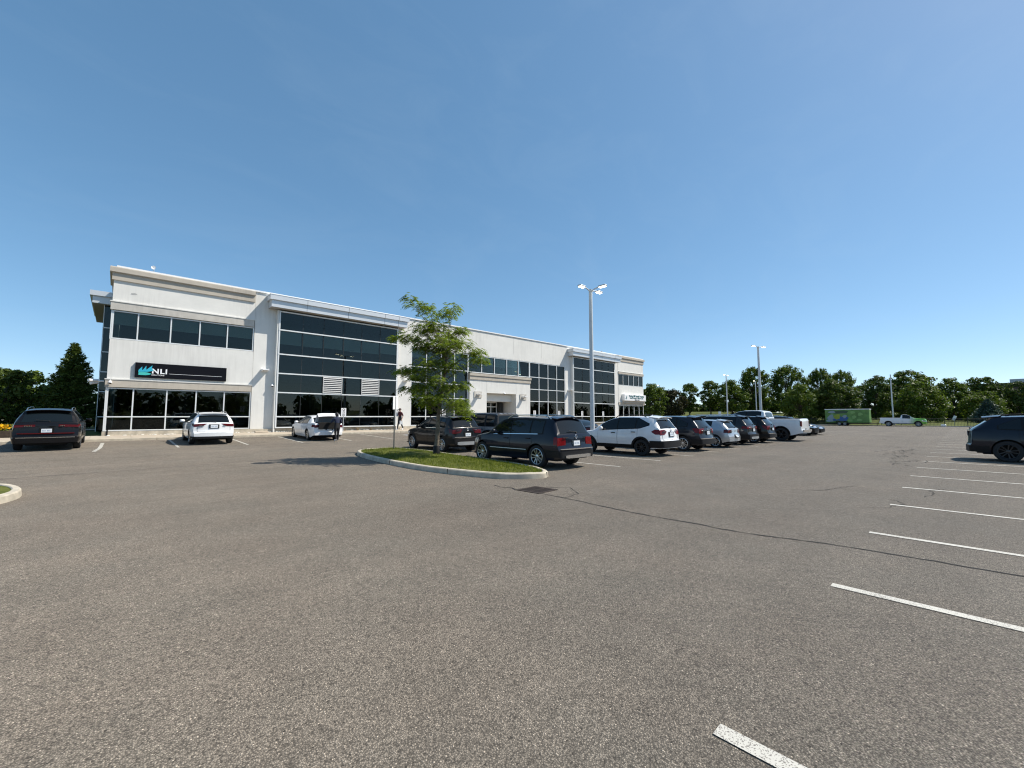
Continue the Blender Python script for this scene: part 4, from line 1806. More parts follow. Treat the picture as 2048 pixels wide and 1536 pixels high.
# ---- vehicle kinds
def suv_shell(L=4.55, W=1.85, H=1.66, wb=2.68, fo=.88, R=.36, zb=.27, hood=1.0, cowl=1.10, scr=(1.2, 2.05), roof_end=None, rslope=.30, glass_lo=1.10,
              nose_z=.66, belt0=1.0, belt1=1.12, tumble=.30, deck=.10, **kw):
    re = roof_end or L - .10 - rslope - deck
    top = [(0, nose_z), (.035, nose_z + .13), (.12, hood - .12), (.30, hood - .03), (scr[0] - .15, cowl - .02), (scr[0], cowl), (lerp(*scr, .5), lerp(cowl, H, .58)),
           (scr[1], H - .07), (scr[1] + .35, H - .005), (lerp(scr[1], re, .5), H), (re - .25, H - .025), (re, H - .075), (re + .05, H - .13),
           (re + .05 + rslope * .5, lerp(H - .13, glass_lo, .52)), (re + .05 + rslope, glass_lo), (re + .05 + rslope + .03, glass_lo - .06), (L - .09, .86), (L - .075, .70), (L - .04, .665), (L, .60)]
    top = [p for i, p in enumerate(top) if i == 0 or p[0] > top[i - 1][0] + .001]
    belt = [(0, nose_z - .05), (.3, hood - .10), (scr[0], belt0), (L * .6, lerp(belt0, belt1, .55)), (L - .3, belt1), (L, belt1)]
    return Shell(L, W, wb, fo, R, zb, top, belt, tumble, **kw)


BW = lambda x: (lambda t: x)
S_ = {}
# dark blue-black boxy SUV by the island
sh = suv_shell(4.53, 1.86, 1.645, 2.755, .80, .365, .26, hood=1.02, cowl=1.10, scr=(1.10, 1.80), rslope=.24, glass_lo=1.09, belt0=1.02, belt1=1.08, deck=.07, tumble=.22, crown=.05,
               tail=(.6, .09), bow=(.2, .07))
S_['boxy'] = dict(shell=sh, paint=P['blueblack'], screen=(1.12, 1.80), rear_win=(1.11, 1.52), windows=[(1.50, 2.30), (2.36, 3.22), (3.28, 3.80)], doors=[(1.40, 2.32), (2.34, 3.36)],
                  tail=(.76, 1.0, .22, 2.38, M['red']), plate_z=.80, emblem_z=1.0, star=True, rails=(1.95, 4.0, M['chrome']), spoiler=(.06, None), spokes=5, rim=M['rim'],
                  side_strip=(.56, .022, M['alu'], 1.3, 3.1), belt_strip=(1.45, 3.6, M['chrome']), win_in=(.03, .075),
                  rear_clad=(M['plastic'], .37, .56), rear_bars=[(.40, .10, .62, .05, M['chrome'], 'skid_plate'), (.63, .03, .80, .03, M['chrome'], 'bumper_strip')],
                  plate_mat=M['chrome'], fin=True)
# white crossover with black cladding
sh = suv_shell(4.57, 1.86, 1.66, 2.66, .93, .345, .30, hood=.98, cowl=1.06, scr=(1.15, 2.10), rslope=.30, glass_lo=1.13, belt0=1.0, belt1=1.16, deck=.10, tumble=.32, tail=(.9, .16), bow=(.24, .12))
S_['crossover'] = dict(shell=sh, paint=P['white'], screen=(1.18, 2.08), rear_win=(1.15, 1.50), windows=[(1.62, 2.42), (2.47, 3.30), (3.35, 3.92)], doors=[(1.45, 2.44), (2.46, 3.42)],
                       tail=(.90, 1.10, .50, 2.55, M['red']), tail_shape=lambda k: .55 + .45 * (1 - abs(k - .55) * 1.6), plate_z=.90, emblem_z=1.06, rails=(2.2, 3.7, M['plastic']), spoiler=(.10, None),
                       clad=(M['plastic'], .075, .15), rear_clad=(M['plastic'], .36, .64), handle=M['plastic'], mirror_mat=P['white'], rim=M['rim_dark'], spokes=5,
                       win_hi=lambda t: 1.60 - max(0, t - 3.3) * .42, win_lo=lambda t: 1.0 + .05 * (t - 1.6) + max(0, t - 3.3) * .25)
# charcoal crossovers
sh = suv_shell(4.55, 1.84, 1.67, 2.70, .93, .355, .27, hood=.98, cowl=1.06, scr=(1.15, 2.05), rslope=.40, glass_lo=1.10, belt0=1.0, belt1=1.15, deck=.07, tumble=.32, tail=(.9, .16), bow=(.24, .12))
S_['charcoal'] = dict(shell=sh, paint=P['charcoal'], screen=(1.18, 2.03), rear_win=(1.12, 1.50), windows=[(1.62, 2.40), (2.46, 3.28), (3.34, 3.85)], doors=[(1.45, 2.42), (2.44, 3.40)],
                      tail=(.86, 1.08, .42, 2.5, M['red']), tail_shape=lambda k: .6 + .4 * k, plate_z=.86, emblem_z=1.0, spoiler=(.08, None), clad=(M['plastic'], .06, .14), rear_clad=(M['plastic'], .36, .58),
                      rear_bars=[(.60, .03, .8, .02, M['chrome'], 'bumper_strip')], rim=M['rim'], spokes=5, win_hi=lambda t: 1.58 - max(0, t - 3.2) * .4)
sh = suv_shell(4.60, 1.86, 1.69, 2.69, .92, .365, .28, hood=1.04, cowl=1.12, scr=(1.15, 1.95), rslope=.36, glass_lo=1.12, belt0=1.05, belt1=1.16, deck=.08, tumble=.28, tail=(.8, .13), bow=(.22, .10))
S_['angular'] = dict(shell=sh, paint=P['graphite'], screen=(1.18, 1.93), rear_win=(1.14, 1.52), windows=[(1.56, 2.36), (2.42, 3.26), (3.33, 3.8)], doors=[(1.42, 2.38), (2.40, 3.38)],
                     tail=(.94, 1.08, .40, 2.6, M['red']), plate_z=.86, emblem_z=1.02, rails=(2.1, 3.8, M['chrome']), spoiler=(.09, None), clad=(M['plastic'], .08, .16), rear_clad=(M['plastic'], .36, .62),
                     rim=M['rim'], spokes=5, rear_bars=[(.42, .12, .6, .04, M['galv'], 'skid_plate')])
# compact silver hatchback
sh = suv_shell(4.26, 1.80, 1.47, 2.63, .85, .325, .20, hood=.86, cowl=.98, scr=(1.15, 2.05), rslope=.34, glass_lo=1.02, belt0=.92, belt1=.98, deck=.06, tumble=.34, nose_z=.55, tail=(.8, .13), bow=(.24, .11))
S_['hatch'] = dict(shell=sh, paint=P['silver'], screen=(1.18, 2.03), rear_win=(1.03, 1.33), windows=[(1.55, 2.35), (2.41, 3.25)], doors=[(1.42, 2.37), (2.39, 3.36)], tail=(.78, .95, .30, 2.42, M['dark_red']),
                   plate_z=.60, emblem_z=.88, spoiler=(.08, None), rim=M['rim'], spokes=5, win_in=(.03, .05), door_z=.12)
# black compact SUV with light bar
sh = suv_shell(4.40, 1.81, 1.63, 2.63, .86, .345, .26, hood=1.00, cowl=1.07, scr=(1.12, 1.92), rslope=.32, glass_lo=1.12, belt0=1.02, belt1=1.12, deck=.08, tumble=.28, tail=(.7, .12), bow=(.2, .09))
S_['seltos'] = dict(shell=sh, paint=P['black'], screen=(1.15, 1.90), rear_win=(1.14, 1.48), windows=[(1.50, 2.30), (2.36, 3.20), (3.26, 3.62)], doors=[(1.38, 2.32), (2.34, 3.32)],
                    tail=(.88, 1.05, .35, 2.62, M['dark_red']), tail_shape=lambda k: .75 + .25 * k, plate_z=.80, emblem_z=1.04, rails=(2.0, 3.6, M['plastic']), spoiler=(.08, None), clad=(M['plastic'], .07, .15),
                    rear_clad=(M['plastic'], .40, .64), rear_bars=[(.42, .15, .62, .05, M['galv'], 'skid_plate'), (.70, .025, .75, .02, M['chrome'], 'bumper_strip')], rim=M['rim'], spokes=5,
                    belt_strip=(1.4, 3.5, M['chrome']))
# large black seven-seat SUV and compact white SUV
sh = suv_shell(5.05, 1.98, 1.72, 2.99, .92, .385, .25, hood=1.02, cowl=1.12, scr=(1.25, 2.15), rslope=.34, glass_lo=1.18, belt0=1.05, belt1=1.16, deck=.06, tumble=.32, tail=(.6, .09), bow=(.22, .07))
S_['large'] = dict(shell=sh, paint=P['maroonblack'], screen=(1.28, 2.12), rear_win=(1.20, 1.56), windows=[(1.65, 2.55), (2.61, 3.6), (3.66, 4.2)], doors=[(1.5, 2.57), (2.59, 3.7)], tail=(1.0, 1.09, .40, 2.62, M['dark_red']),
                   plate_z=.84, rails=(2.3, 4.4, M['chrome']), spoiler=(.08, None), rear_clad=(P['black'], .34, .55), rear_bars=[(.56, .03, .82, .02, M['chrome'], 'bumper_strip'), (.73, .035, .8, .015, M['dark_red'], 'reflector_strip')],
                   rim=M['rim'], spokes=5, plate_mat=P['black'])
sh = suv_shell(4.48, 1.86, 1.60, 2.68, .89, .36, .25, hood=1.0, cowl=1.07, scr=(1.15, 2.0), rslope=.36, glass_lo=1.10, belt0=1.0, belt1=1.09, deck=.08, tumble=.36, tail=(.7, .13), bow=(.22, .10))
S_['compact'] = dict(shell=sh, paint=P['white'], screen=(1.18, 1.98), rear_win=(1.12, 1.46), windows=[(1.55, 2.35), (2.41, 3.2), (3.26, 3.7)], doors=[(1.42, 2.37), (2.39, 3.35)], tail=(.93, 1.06, .38, 2.62, M['dark_red']),
                     tail_shape=lambda k: .6 + .4 * k, plate_z=.92, rails=(2.1, 3.8, M['chrome']), spoiler=(.10, None), rear_clad=(M['plastic'], .33, .43), rear_bars=[(.60, .05, .55, .0, P['white'], 'bumper_crease')], rim=M['rim'], spokes=5)
# sleek dark SUV cut by the right edge
sh = suv_shell(4.82, 1.91, 1.68, 2.86, .95, .38, .27, hood=1.03, cowl=1.12, scr=(1.25, 2.15), rslope=.50, glass_lo=1.16, belt0=1.05, belt1=1.18, deck=.05, tumble=.32, tail=(.8, .12), bow=(.22, .12))
S_['sleek'] = dict(shell=sh, paint=P['blueblack'], screen=(1.28, 2.13), rear_win=(1.18, 1.52), windows=[(1.62, 2.5), (2.56, 3.4), (3.46, 4.0)], doors=[(1.5, 2.52), (2.54, 3.52)], tail=(1.0, 1.12, .40, 2.5, M['dark_red']),
                   plate_z=.82, rails=(2.2, 4.0, M['plastic']), spoiler=(.14, None), rim=M['rim_dark'], spokes=5, rear_clad=(M['plastic'], .34, .56), belt_strip=(1.6, 3.9, M['plastic']), win_hi=lambda t: 1.56 - max(0, t - 3.5) * .5)


def sedan_shell(L=4.70, W=1.80, H=1.46, wb=2.686, fo=.86, R=.325, zb=.19):
    top = [(0, .52), (.04, .66), (.3, .80), (1.2, .93), (1.34, .96), (1.75, 1.22), (2.15, 1.39), (2.5, 1.45), (3.0, 1.45), (3.4, 1.40), (3.75, 1.26), (4.08, 1.07), (4.14, 1.055), (4.58, 1.04), (4.62, 1.01), (4.65, .86), (4.66, .62), (4.70, .52)]
    belt = [(0, .50), (.3, .74), (1.3, .90), (3.2, .96), (4.2, 1.0), (4.7, 1.0)]
    return Shell(L, W, wb, fo, R, zb, top, belt, .40, nose=(.9, .22), tail=(.7, .12), bow=(.24, .11))


S_['sedan'] = dict(shell=sedan_shell(), paint=P['white'], screen=(1.38, 2.2), rear_win=(1.10, 1.34), windows=[(1.72, 2.55), (2.61, 3.42)], doors=[(1.5, 2.58), (2.60, 3.5)], tail=(.80, .95, .40, 2.40, M['dark_red']),
                   plate_z=.72, rim=M['rim'], spokes=5, wiper=False, fin=False, door_z=.12, win_in=(.025, .045), gate=False)
S_['sedan_dark'] = dict(S_['sedan'], paint=P['graphite'], shell=sedan_shell())

# boxy off-roader with a dark hard top
top = [(0, .88), (.02, 1.02), (.10, 1.09), (1.25, 1.14), (1.33, 1.16), (1.62, 1.72), (1.68, 1.79), (3.0, 1.81), (4.0, 1.79), (4.10, 1.75), (4.17, 1.20), (4.19, 1.10), (4.20, .60), (4.24, .55)]
sh = Shell(4.24, 1.66, 2.95, .58, .40, .42, top, [(0, .8), (.2, .98), (1.3, 1.10), (4.24, 1.12)], .10, edge=.06, crown=.04, nose=(.3, .12), tail=(.2, .05), bow=(.05, .03), side=(.02, .02), arch=1.2, zb_ends=(.55, .5), boxy=True)
S_['offroad'] = dict(shell=sh, paint=P['jeepgrey'], screen=(1.36, 1.63), rear_win=(1.26, 1.66), windows=[(1.62, 2.35), (2.47, 3.2), (3.34, 3.95)], doors=[(1.5, 2.38), (2.42, 3.25)], tail=(.90, 1.05, .08, 2.12, M['red']), plate_z=.75,
                     rim=M['rim_dark'], spokes=5, handle=M['plastic'], mirror_mat=M['plastic'], win_in=(.03, .09), fin=False, gate=False, tw=.26, wiper=True, door_z=.14)
# pick-ups
top = [(0, .78), (.03, 1.02), (.12, 1.16), (.3, 1.22), (1.4, 1.29), (1.5, 1.31), (1.95, 1.68), (2.25, 1.84), (2.6, 1.90), (3.4, 1.90), (3.72, 1.85), (3.80, 1.80), (3.86, 1.38), (3.90, 1.36), (5.74, 1.37), (5.80, 1.33), (5.815, .80), (5.83, .70), (5.89, .62)]
sh = Shell(5.89, 2.03, 3.75, .96, .41, .36, top, [(0, .72), (.3, 1.08), (1.5, 1.20), (3.8, 1.26), (3.9, 1.33), (5.89, 1.33)], .22, edge=.06, crown=.035, nose=(.8, .14), tail=(.25, .04), bow=(.16, .04), side=(.03, .03), zb_ends=(.4, .5))
S_['pickup'] = dict(shell=sh, paint=P['white'], screen=(1.53, 2.27), rear_win=(1.45, 1.76), windows=[(1.95, 2.75), (2.81, 3.60)], doors=[(1.78, 2.77), (2.79, 3.72)], tail=(.92, 1.24, .14, 2.16, M['dark_red']), plate_z=.68,
                    rim=M['rim_dark'], spokes=6, twin=False, tw=.28, clad=(M['plastic'], .05, .10), rear_bars=[(.64, .15, .93, .06, M['chrome'], 'rear_bumper')], wiper=False, fin=False, gate=False, rear_v=2.2)
top = [(0, .80), (.03, 1.05), (.12, 1.20), (.3, 1.28), (1.4, 1.36), (1.5, 1.38), (2.0, 1.78), (2.25, 1.90), (2.5, 1.93), (2.85, 1.92), (2.98, 1.84), (3.06, 1.42), (3.10, 1.40), (5.55, 1.41), (5.62, 1.36), (5.64, .84), (5.66, .72), (5.72, .66)]
sh = Shell(5.72, 2.0, 3.55, 1.0, .40, .42, top, [(0, .76), (.3, 1.12), (1.5, 1.26), (3.0, 1.30), (3.1, 1.37), (5.72, 1.37)], .20, edge=.06, crown=.035, nose=(.8, .14), tail=(.25, .04), bow=(.14, .04), side=(.03, .03), zb_ends=(.5, .55))


def two_tone_paint():
    """white with a green front: blend along the vehicle's own length"""
    m = paint('white_green_paint', (.78, .79, .80))
    nt = m.node_tree
    b = nt.nodes['Principled BSDF']
    tc = nt.nodes.new('ShaderNodeTexCoord')
    sp = nt.nodes.new('ShaderNodeSeparateXYZ')
    nt.links.new(tc.outputs['Object'], sp.inputs[0])
    mr = nt.nodes.new('ShaderNodeMapRange')
    mr.inputs['From Min'].default_value = .7
    mr.inputs['From Max'].default_value = 1.7
    nt.links.new(sp.outputs['Y'], mr.inputs['Value'])
    mx = nt.nodes.new('ShaderNodeMix')
    mx.data_type = 'RGBA'
    mx.inputs['A'].default_value = (.78, .79, .80, 1)
    mx.inputs['B'].default_value = (.16, .42, .06, 1)
    nt.links.new(mr.outputs['Result'], mx.inputs['Factor'])
    nt.links.new(mx.outputs['Result'], b.inputs['Base Color'])
    return m


S_['workpickup'] = dict(shell=sh, paint=two_tone_paint(), screen=(1.53, 2.27), rear_win=(1.48, 1.80), windows=[(1.95, 2.78)], doors=[(1.78, 2.86)], tail=(.95, 1.25, .14, 2.16, M['red']), plate_z=.7, rim=M['galv'], spokes=8, twin=False,
                        tw=.26, clad=(M['plastic'], .07, .08), rear_bars=[(.66, .15, .9, .06, M['plastic'], 'rear_bumper')], wiper=False, fin=False, gate=False, rear_v=2.2, mirror_mat=M['plastic'])


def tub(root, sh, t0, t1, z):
    """flat black sheet, the shade of an open pick-up bed put into its colour"""
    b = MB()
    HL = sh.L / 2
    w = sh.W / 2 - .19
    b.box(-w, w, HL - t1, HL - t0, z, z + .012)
    b.build('bed_shade_sheet', M['plastic'], root)


ROW = 'cars parked in the near central row'
BROW = 'cars parked in the far central row'
FROW = 'cars parked along the building'


def put(kind, x, y, label, group, rz=0., over=None, cat='car', name='parked_car'):
    spec = dict(S_[kind])
    if over:
        spec.update(over)
    slope = (gz(x, y + 1.3) - gz(x, y - 1.3)) / 2.6
    pit = atan2(slope, 1) * cos(rz)
    return make_car(spec, name, (x, y, gz(x, y) + .002), rz, label, cat, group, pit)


glk = put('boxy', 10.75, 10.66, 'dark blue-black boxy SUV with chrome roof rails beside the grass island', ROW, cat='SUV')
put('crossover', 16.95, 10.55, 'white crossover SUV with black cladding and red tail lights', ROW, cat='SUV')
put('charcoal', 20.65, 10.55, 'charcoal SUV just right of the white crossover', ROW, cat='SUV')
put('hatch', 24.0, 10.35, 'silver hatchback between two dark SUVs', ROW)
put('angular', 27.05, 10.55, 'graphite SUV with grey rear skid plate right of the silver hatchback', ROW, cat='SUV')
put('charcoal', 29.8, 10.3, 'dark maroon-black SUV beside the white pickup truck', ROW, over=dict(paint=P['maroonblack']), cat='SUV')
pk = put('pickup', 33.6, 10.3, 'white crew-cab pickup truck in the near central row', ROW, cat='pickup truck', name='pickup_truck')
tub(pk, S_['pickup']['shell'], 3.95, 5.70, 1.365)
pk.scale = (1.09, 1.09, 1.09)
put('seltos', 43.4, 10.6, 'black SUV parked nose-out just beyond the white pickup truck', ROW, rz=pi, cat='SUV')
put('sedan_dark', 46.3, 10.85, 'black sedan parked nose-out at the far end of the row', ROW, rz=pi, over=dict(paint=P['black']))
put('seltos', 11.75, 17.6, 'black compact SUV with grey skid plate partly behind the young tree', BROW, cat='SUV')
jp = put('offroad', 14.25, 17.45, 'pale silver boxy off-roader with dark hard top behind the black SUVs', BROW, cat='off-roader')
put('sedan_dark', 21.2, 17.2, 'dark grey sedan behind the white crossover near the tall lamp post', BROW)
put('sedan', 36.0, 17.4, 'white sedan mostly hidden behind the charcoal SUV, only its roof showing', BROW, over=dict(shell=suv_shell(4.5, 1.82, 1.66, 2.7)))
put('large', 40.6, 17.2, 'large black SUV behind the silver hatchback, only its roof showing', BROW, cat='SUV', over=dict(paint=P['black']))
put('charcoal', 46.0, 17.2, 'dark SUV whose roof shows between the graphite SUV and the white pickup cab', BROW, cat='SUV')
put('angular', 61.0, 17.2, 'dark SUV behind the bed of the white pickup truck', BROW, cat='SUV')
put('large', -2.05, 28.2, 'large black SUV with red light strips parked at the left end of the building', FROW, cat='SUV')
put('compact', 3.62, 27.9, 'white compact SUV parked under the NLI sign', FROW, cat='SUV')
jt = put('sedan', 9.15, 27.75, 'white sedan with its trunk lid raised in front of the glass bay', FROW)
put('sleek', 24.3, -2.46, 'dark blue SUV cut off by the right edge of the picture', None, rz=pi, cat='SUV')

# off-roader extras: hard top, flared fenders, spare wheel
sh = S_['offroad']['shell']
rows = []
for t in frange(2.44, 4.085, .1):
    rows.append([sh.P(t, v, -1) for v in (1.02, 1.3, 1.6, 1.95, 2.02, 2.2, 2.6, 3)] + [sh.P(t, v, 1) for v in (2.6, 2.2, 2.02, 1.95, 1.6, 1.3, 1.02)])
rows2 = [[sh.P(t, v, -1) for v in (1.93, 2.02, 2.2, 2.6, 3)] + [sh.P(t, v, 1) for v in (2.6, 2.2, 2.02, 1.93)] for t in frange(1.66, 2.44, .1)]
with_hint(UP, 'hard_top', rows, mat('hard_top', (.028, .030, .034), .6, spec=.25), jp, .005)
with_hint(UP, 'hard_top', rows2, bpy.data.materials['hard_top'], jp, .006)
rows3 = [[sh.P(t, v, -1) for v in (1.03, 1.3, 1.6, 1.95, 2.02, 2.2, 2.6, 3)] + [sh.P(t, v, 1) for v in (2.6, 2.2, 2.02, 1.95, 1.6, 1.3, 1.03)] for t in frange(4.08, sh.rear_t(1.19), .012)]
with_hint(BACK, 'hard_top', rows3, bpy.data.materials['hard_top'], jp, .003)
for c in sh.ax:
    for sd in (1, -1):
        b = MB()
        rws = []
        for k in range(11):
            a = lerp(.15, pi - .15, k / 10)
            t, z = c - (sh.Ra + .03) * cos(a) * 1.12, min(.98, sh.R + (sh.Ra + .05) * sin(a))
            y = sh.L / 2 - t
            rws.append([(sd * .78, y, z + .05), (sd * .93, y, z + .03), (sd * .94, y, z - .04), (sd * .80, y, z - .02)])
        b.grid([r + [r[0]] for r in rws], 0)
        b.build('fender', M['plastic'], jp, 40)
for ch in list(jp.children):
    pass
b = MB()
wheel(jp, 0, 0, .4, .25, 5, M['rim_dark'], 1, 'spare_wheel')
sw = [o for o in jp.children if o.name.startswith('spare_wheel')][0]
sw.rotation_euler = (0, 0, -pi / 2)
sw.location = (0, -2.28, .55)

# raised trunk lid of the white sedan
sh = S_['sedan']['shell']
HL = sh.L / 2
b = MB()
rows = []
for i, s_ in enumerate(frange(0, 1, .2)):
    y, z = -HL + .62 - .30 * s_, 1.07 + .52 * s_ + .10 * sin(pi * s_)
    rows.append([Vector((w * .62, y - .05 * w * w, z - .03 * w * w)) for w in frange(-1, 1, .25)])
with_hint(Vector((0, 1, 1)), 'trunk_lid', rows, P['white'], jt, .02)
with_hint(Vector((0, -1, -1)), 'lid_lining', [[p + Vector((0, -.012, -.012)) for p in r[1:-1]] for r in rows[:-1]], mat('lid_lining', (.22, .225, .23), .8), jt, .004)
rows = []
for i in range(4):
    y, z = -HL + .32 - .05 * i / 3, 1.585 - .0 * i / 3 + (-.16) * i / 3
    rows.append([Vector((w * .62, y - .10 * i / 3 - .05 * w * w, z - .03 * w * w)) for w in frange(-1, 1, .25)])
with_hint(Vector((0, -1, 0)), 'trunk_lid', rows, P['white'], jt, .015)
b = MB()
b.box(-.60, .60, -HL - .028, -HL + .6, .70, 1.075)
b.build('trunk_shade_block', M['pit'], jt)  # black block, the shade inside the trunk put into its colour
b = MB()
for sd in (1, -1):
    b.tube([(sd * .57, -HL + .6, 1.06), (sd * .58, -HL + .30, 1.36)], .012, 6)
b.build('gas_strut', M['galv'], jt)

# green work pick-up and cargo trailer at the far edge
wp = put('workpickup', 93.6, 6.7, 'white work pickup with green front at the far edge of the lot', None, rz=pi, cat='pickup truck', name='pickup_truck')
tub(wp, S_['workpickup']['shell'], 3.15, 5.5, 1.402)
tr = empty('cargo_trailer', (93.6, 13.75, gz(93.6, 13.75)), 0, 'enclosed cargo trailer with green, blue and yellow painted sides', 'trailer')
b = MB()
b.bbox(-1.2, 1.2, -3.6, 3.6, .50, 2.85, .10)
b.build('box', mat('trailer_green', (.11, .23, .06), .6, vary=.4, vscale=1.1), tr, 30)
b = MB()
rr = random.Random(5)
cols = [mat('trailer_blue', (.03, .10, .28), .5), mat('trailer_yellow', (.26, .32, .03), .5), mat('trailer_pale', (.22, .30, .34), .5), mat('trailer_dark', (.03, .07, .04), .5), mat('trailer_lime', (.20, .36, .11), .5)]


def blob(cx, cz, rx, rz_, mi, k):
    pts = [(cx + rx * cos(a) * (1 + .25 * sin(3 * a + cx)), cz + rz_ * sin(a) * (1 + .2 * cos(2 * a + cz))) for a in frange(0, 2 * pi, .45)[:-1]]
    b.prism(pts, .004, lambda u, v, w: (-1.203 - .003 * k - w, u, v), mi)


for k, (cx, cz, rx, rz_, mi) in enumerate([(1.9, 1.3, 1.2, .45, 0), (2.6, 1.45, .55, .5, 2), (.6, 1.15, .9, .45, 0), (1.55, 1.55, .55, .45, 1), (.3, 1.6, .35, .28, 2), (1.2, 2.35, 1.7, .22, 3), (2.4, 2.4, .6, .2, 2),
                                           (-1.2, 1.5, .35, .3, 4), (-2.2, 2.0, .4, .25, 4), (-2.0, 1.0, .45, .2, 4), (-1.0, 2.3, .4, .2, 4), (2.8, .9, .6, .25, 2), (-.5, .9, .4, .2, 4)]):
    blob(cx, cz, rx, rz_, mi, k)
b.build('side_graphic', cols, tr)
b = MB()
b.box(-1.26, 1.26, -3.64, 3.64, 2.80, 2.92)
b.build('roof', M['cap'], tr)
b = MB()
b.box(-1.15, 1.15, -3.5, 3.5, .36, .498)
b.tube([(0, -3.5, .45), (0, -4.9, .45)], .06, 8)
b.tube([(-.9, -3.5, .45), (0, -4.7, .45)], .05, 8)
b.tube([(.9, -3.5, .45), (0, -4.7, .45)], .05, 8)
b.tube([(0, -4.6, .02), (0, -4.6, .7)], .04, 8)
b.build('chassis', M['plastic'], tr)
for sd in (1, -1):
    for y in (1.25, .35):
        wheel(tr, sd * 1.14, y, .36, .22, 6, M['galv'], sd, twin=False)
    b = MB()
    b.prism([(1.75, .55), (1.7, .82), (-.1, .82), (-.15, .55), (-.05, .55), (0, .74), (1.6, .74), (1.65, .55)], .28, lambda u, v, w: (sd * (1.04 + w), u, v))
    b.build('mudguard', M['plastic'], tr)
tr.scale = (1, .84, 1)


# ------------------------------------------------------------------ trees
def leaf_quad(b, p, n, s, asp, mi=0):
    """one leaf clump face: a bent diamond at p with normal n"""
    n = n.normalized()
    a = n.orthogonal().normalized()
    r = rng.uniform(0, 2 * pi)
    a = Matrix.Rotation(r, 3, n) @ a
    c = n.cross(a)
    l, w = s, s * asp
    d = n * (-.18 * s)
    b.add([p - a * l + d, p - c * w, p + a * l + d, p + c * w], [(0, 1, 2, 3)], mi)


def rand_dir(up=.3):
    while True:
        v = Vector((rng.gauss(0, 1), rng.gauss(0, 1), rng.gauss(0, 1) + up))
        if v.length > .2:
            return v.normalized()


def limb(b, p0, p1, r0, r1, sag=.0, n=5, sides=6, wob=.06):
    p0, p1 = Vector(p0), Vector(p1)
    L = (p1 - p0).length
    pts, rad = [], []
    for i in range(n + 1):
        t = i / n
        q = p0.lerp(p1, t) + Vector((rng.gauss(0, wob), rng.gauss(0, wob), rng.gauss(0, wob * .5))) * L * .5 * (1 if 0 < i < n else 0)
        q.z += sag * L * sin(pi * t)
        pts.append(q)
        rad.append(lerp(r0, r1, t))
    b.tube(pts, rad, sides)
    return pts


def crown_tree(name, H, hw, kind, leafm, barkm, seed, leaves=2600, size=.34, trunk_h=.18):
    """broad-leaved tree at the origin: trunk with limbs, crown of leaf faces gathered in clumps"""
    st = rng.getstate()
    rng.seed(seed)
    root = empty(name, (0, 0, 0))
    tb = MB()
    zc0 = H * trunk_h
    limb(tb, (0, 0, -.3), (rng.gauss(0, .15), rng.gauss(0, .15), H * .55), H * .022 + .03, H * .010, n=6, sides=8, wob=.02)
    clumps = []
    n = 74 if kind != 'oval' else 190
    for i in range(n):
        for _ in range(12):
            u = rng.random()
            z = lerp(zc0, H, u)
            if kind == 'round':
                prof = sqrt(max(0, 1 - ((u - .45) / .56) ** 2)) * (1 - .18 * u)
            elif kind == 'oval':
                prof = min(1, u * 2.2 + .45) * sqrt(max(.02, 1 - max(0, (u - .30) / .70) ** 2.2))
            else:
                prof = (.35 + .65 * sin(pi * min(1, u * 1.05)))
            r = sqrt(rng.uniform(.12 if kind != 'oval' else .35, 1.0)) * prof * hw
            a = rng.uniform(0, 2 * pi)
            lump = 1 + .22 * noise.noise(Vector((cos(a) * 1.3 + seed, sin(a) * 1.3, u * 3)))
            p = Vector((cos(a) * r * lump, sin(a) * r * lump, z))
            if all((p - q[0]).length > hw * (.17 if kind != 'oval' else .12) for q in clumps):
                break
        clumps.append((p, hw * (rng.uniform(.16, .28) if kind != 'oval' else rng.uniform(.12, .19))))
        if i % 2 == 0:
            limb(tb, (0, 0, max(H * .12, z * .55 - .3)), p, H * .006 + .012, .012, n=4, sides=5)
    tr = tb.build('trunk', barkm, root, 60)
    cb = MB()
    for k in range(leaves):
        c, r = clumps[rng.randrange(len(clumps))]
        d = rand_dir(.25)
        q = rng.random() ** .4
        if kind == 'oval':
            # upswept sprays: longer towards outside and up
            od = Vector((c.x, c.y, hw * .55)).normalized()
            p = c + od * (rng.uniform(-.7, 1.2) * r) + d * r * .85 * q
        else:
            p = c + Vector((d.x * r * 1.15, d.y * r * 1.15, d.z * r * .75)) * q
        leaf_quad(cb, p, (d + Vector((0, 0, .5)) + rand_dir(0) * .7), size * rng.uniform(.55, 1.2), .55)
    cb.build('crown', leafm, root)
    rng.setstate(st)
    return root


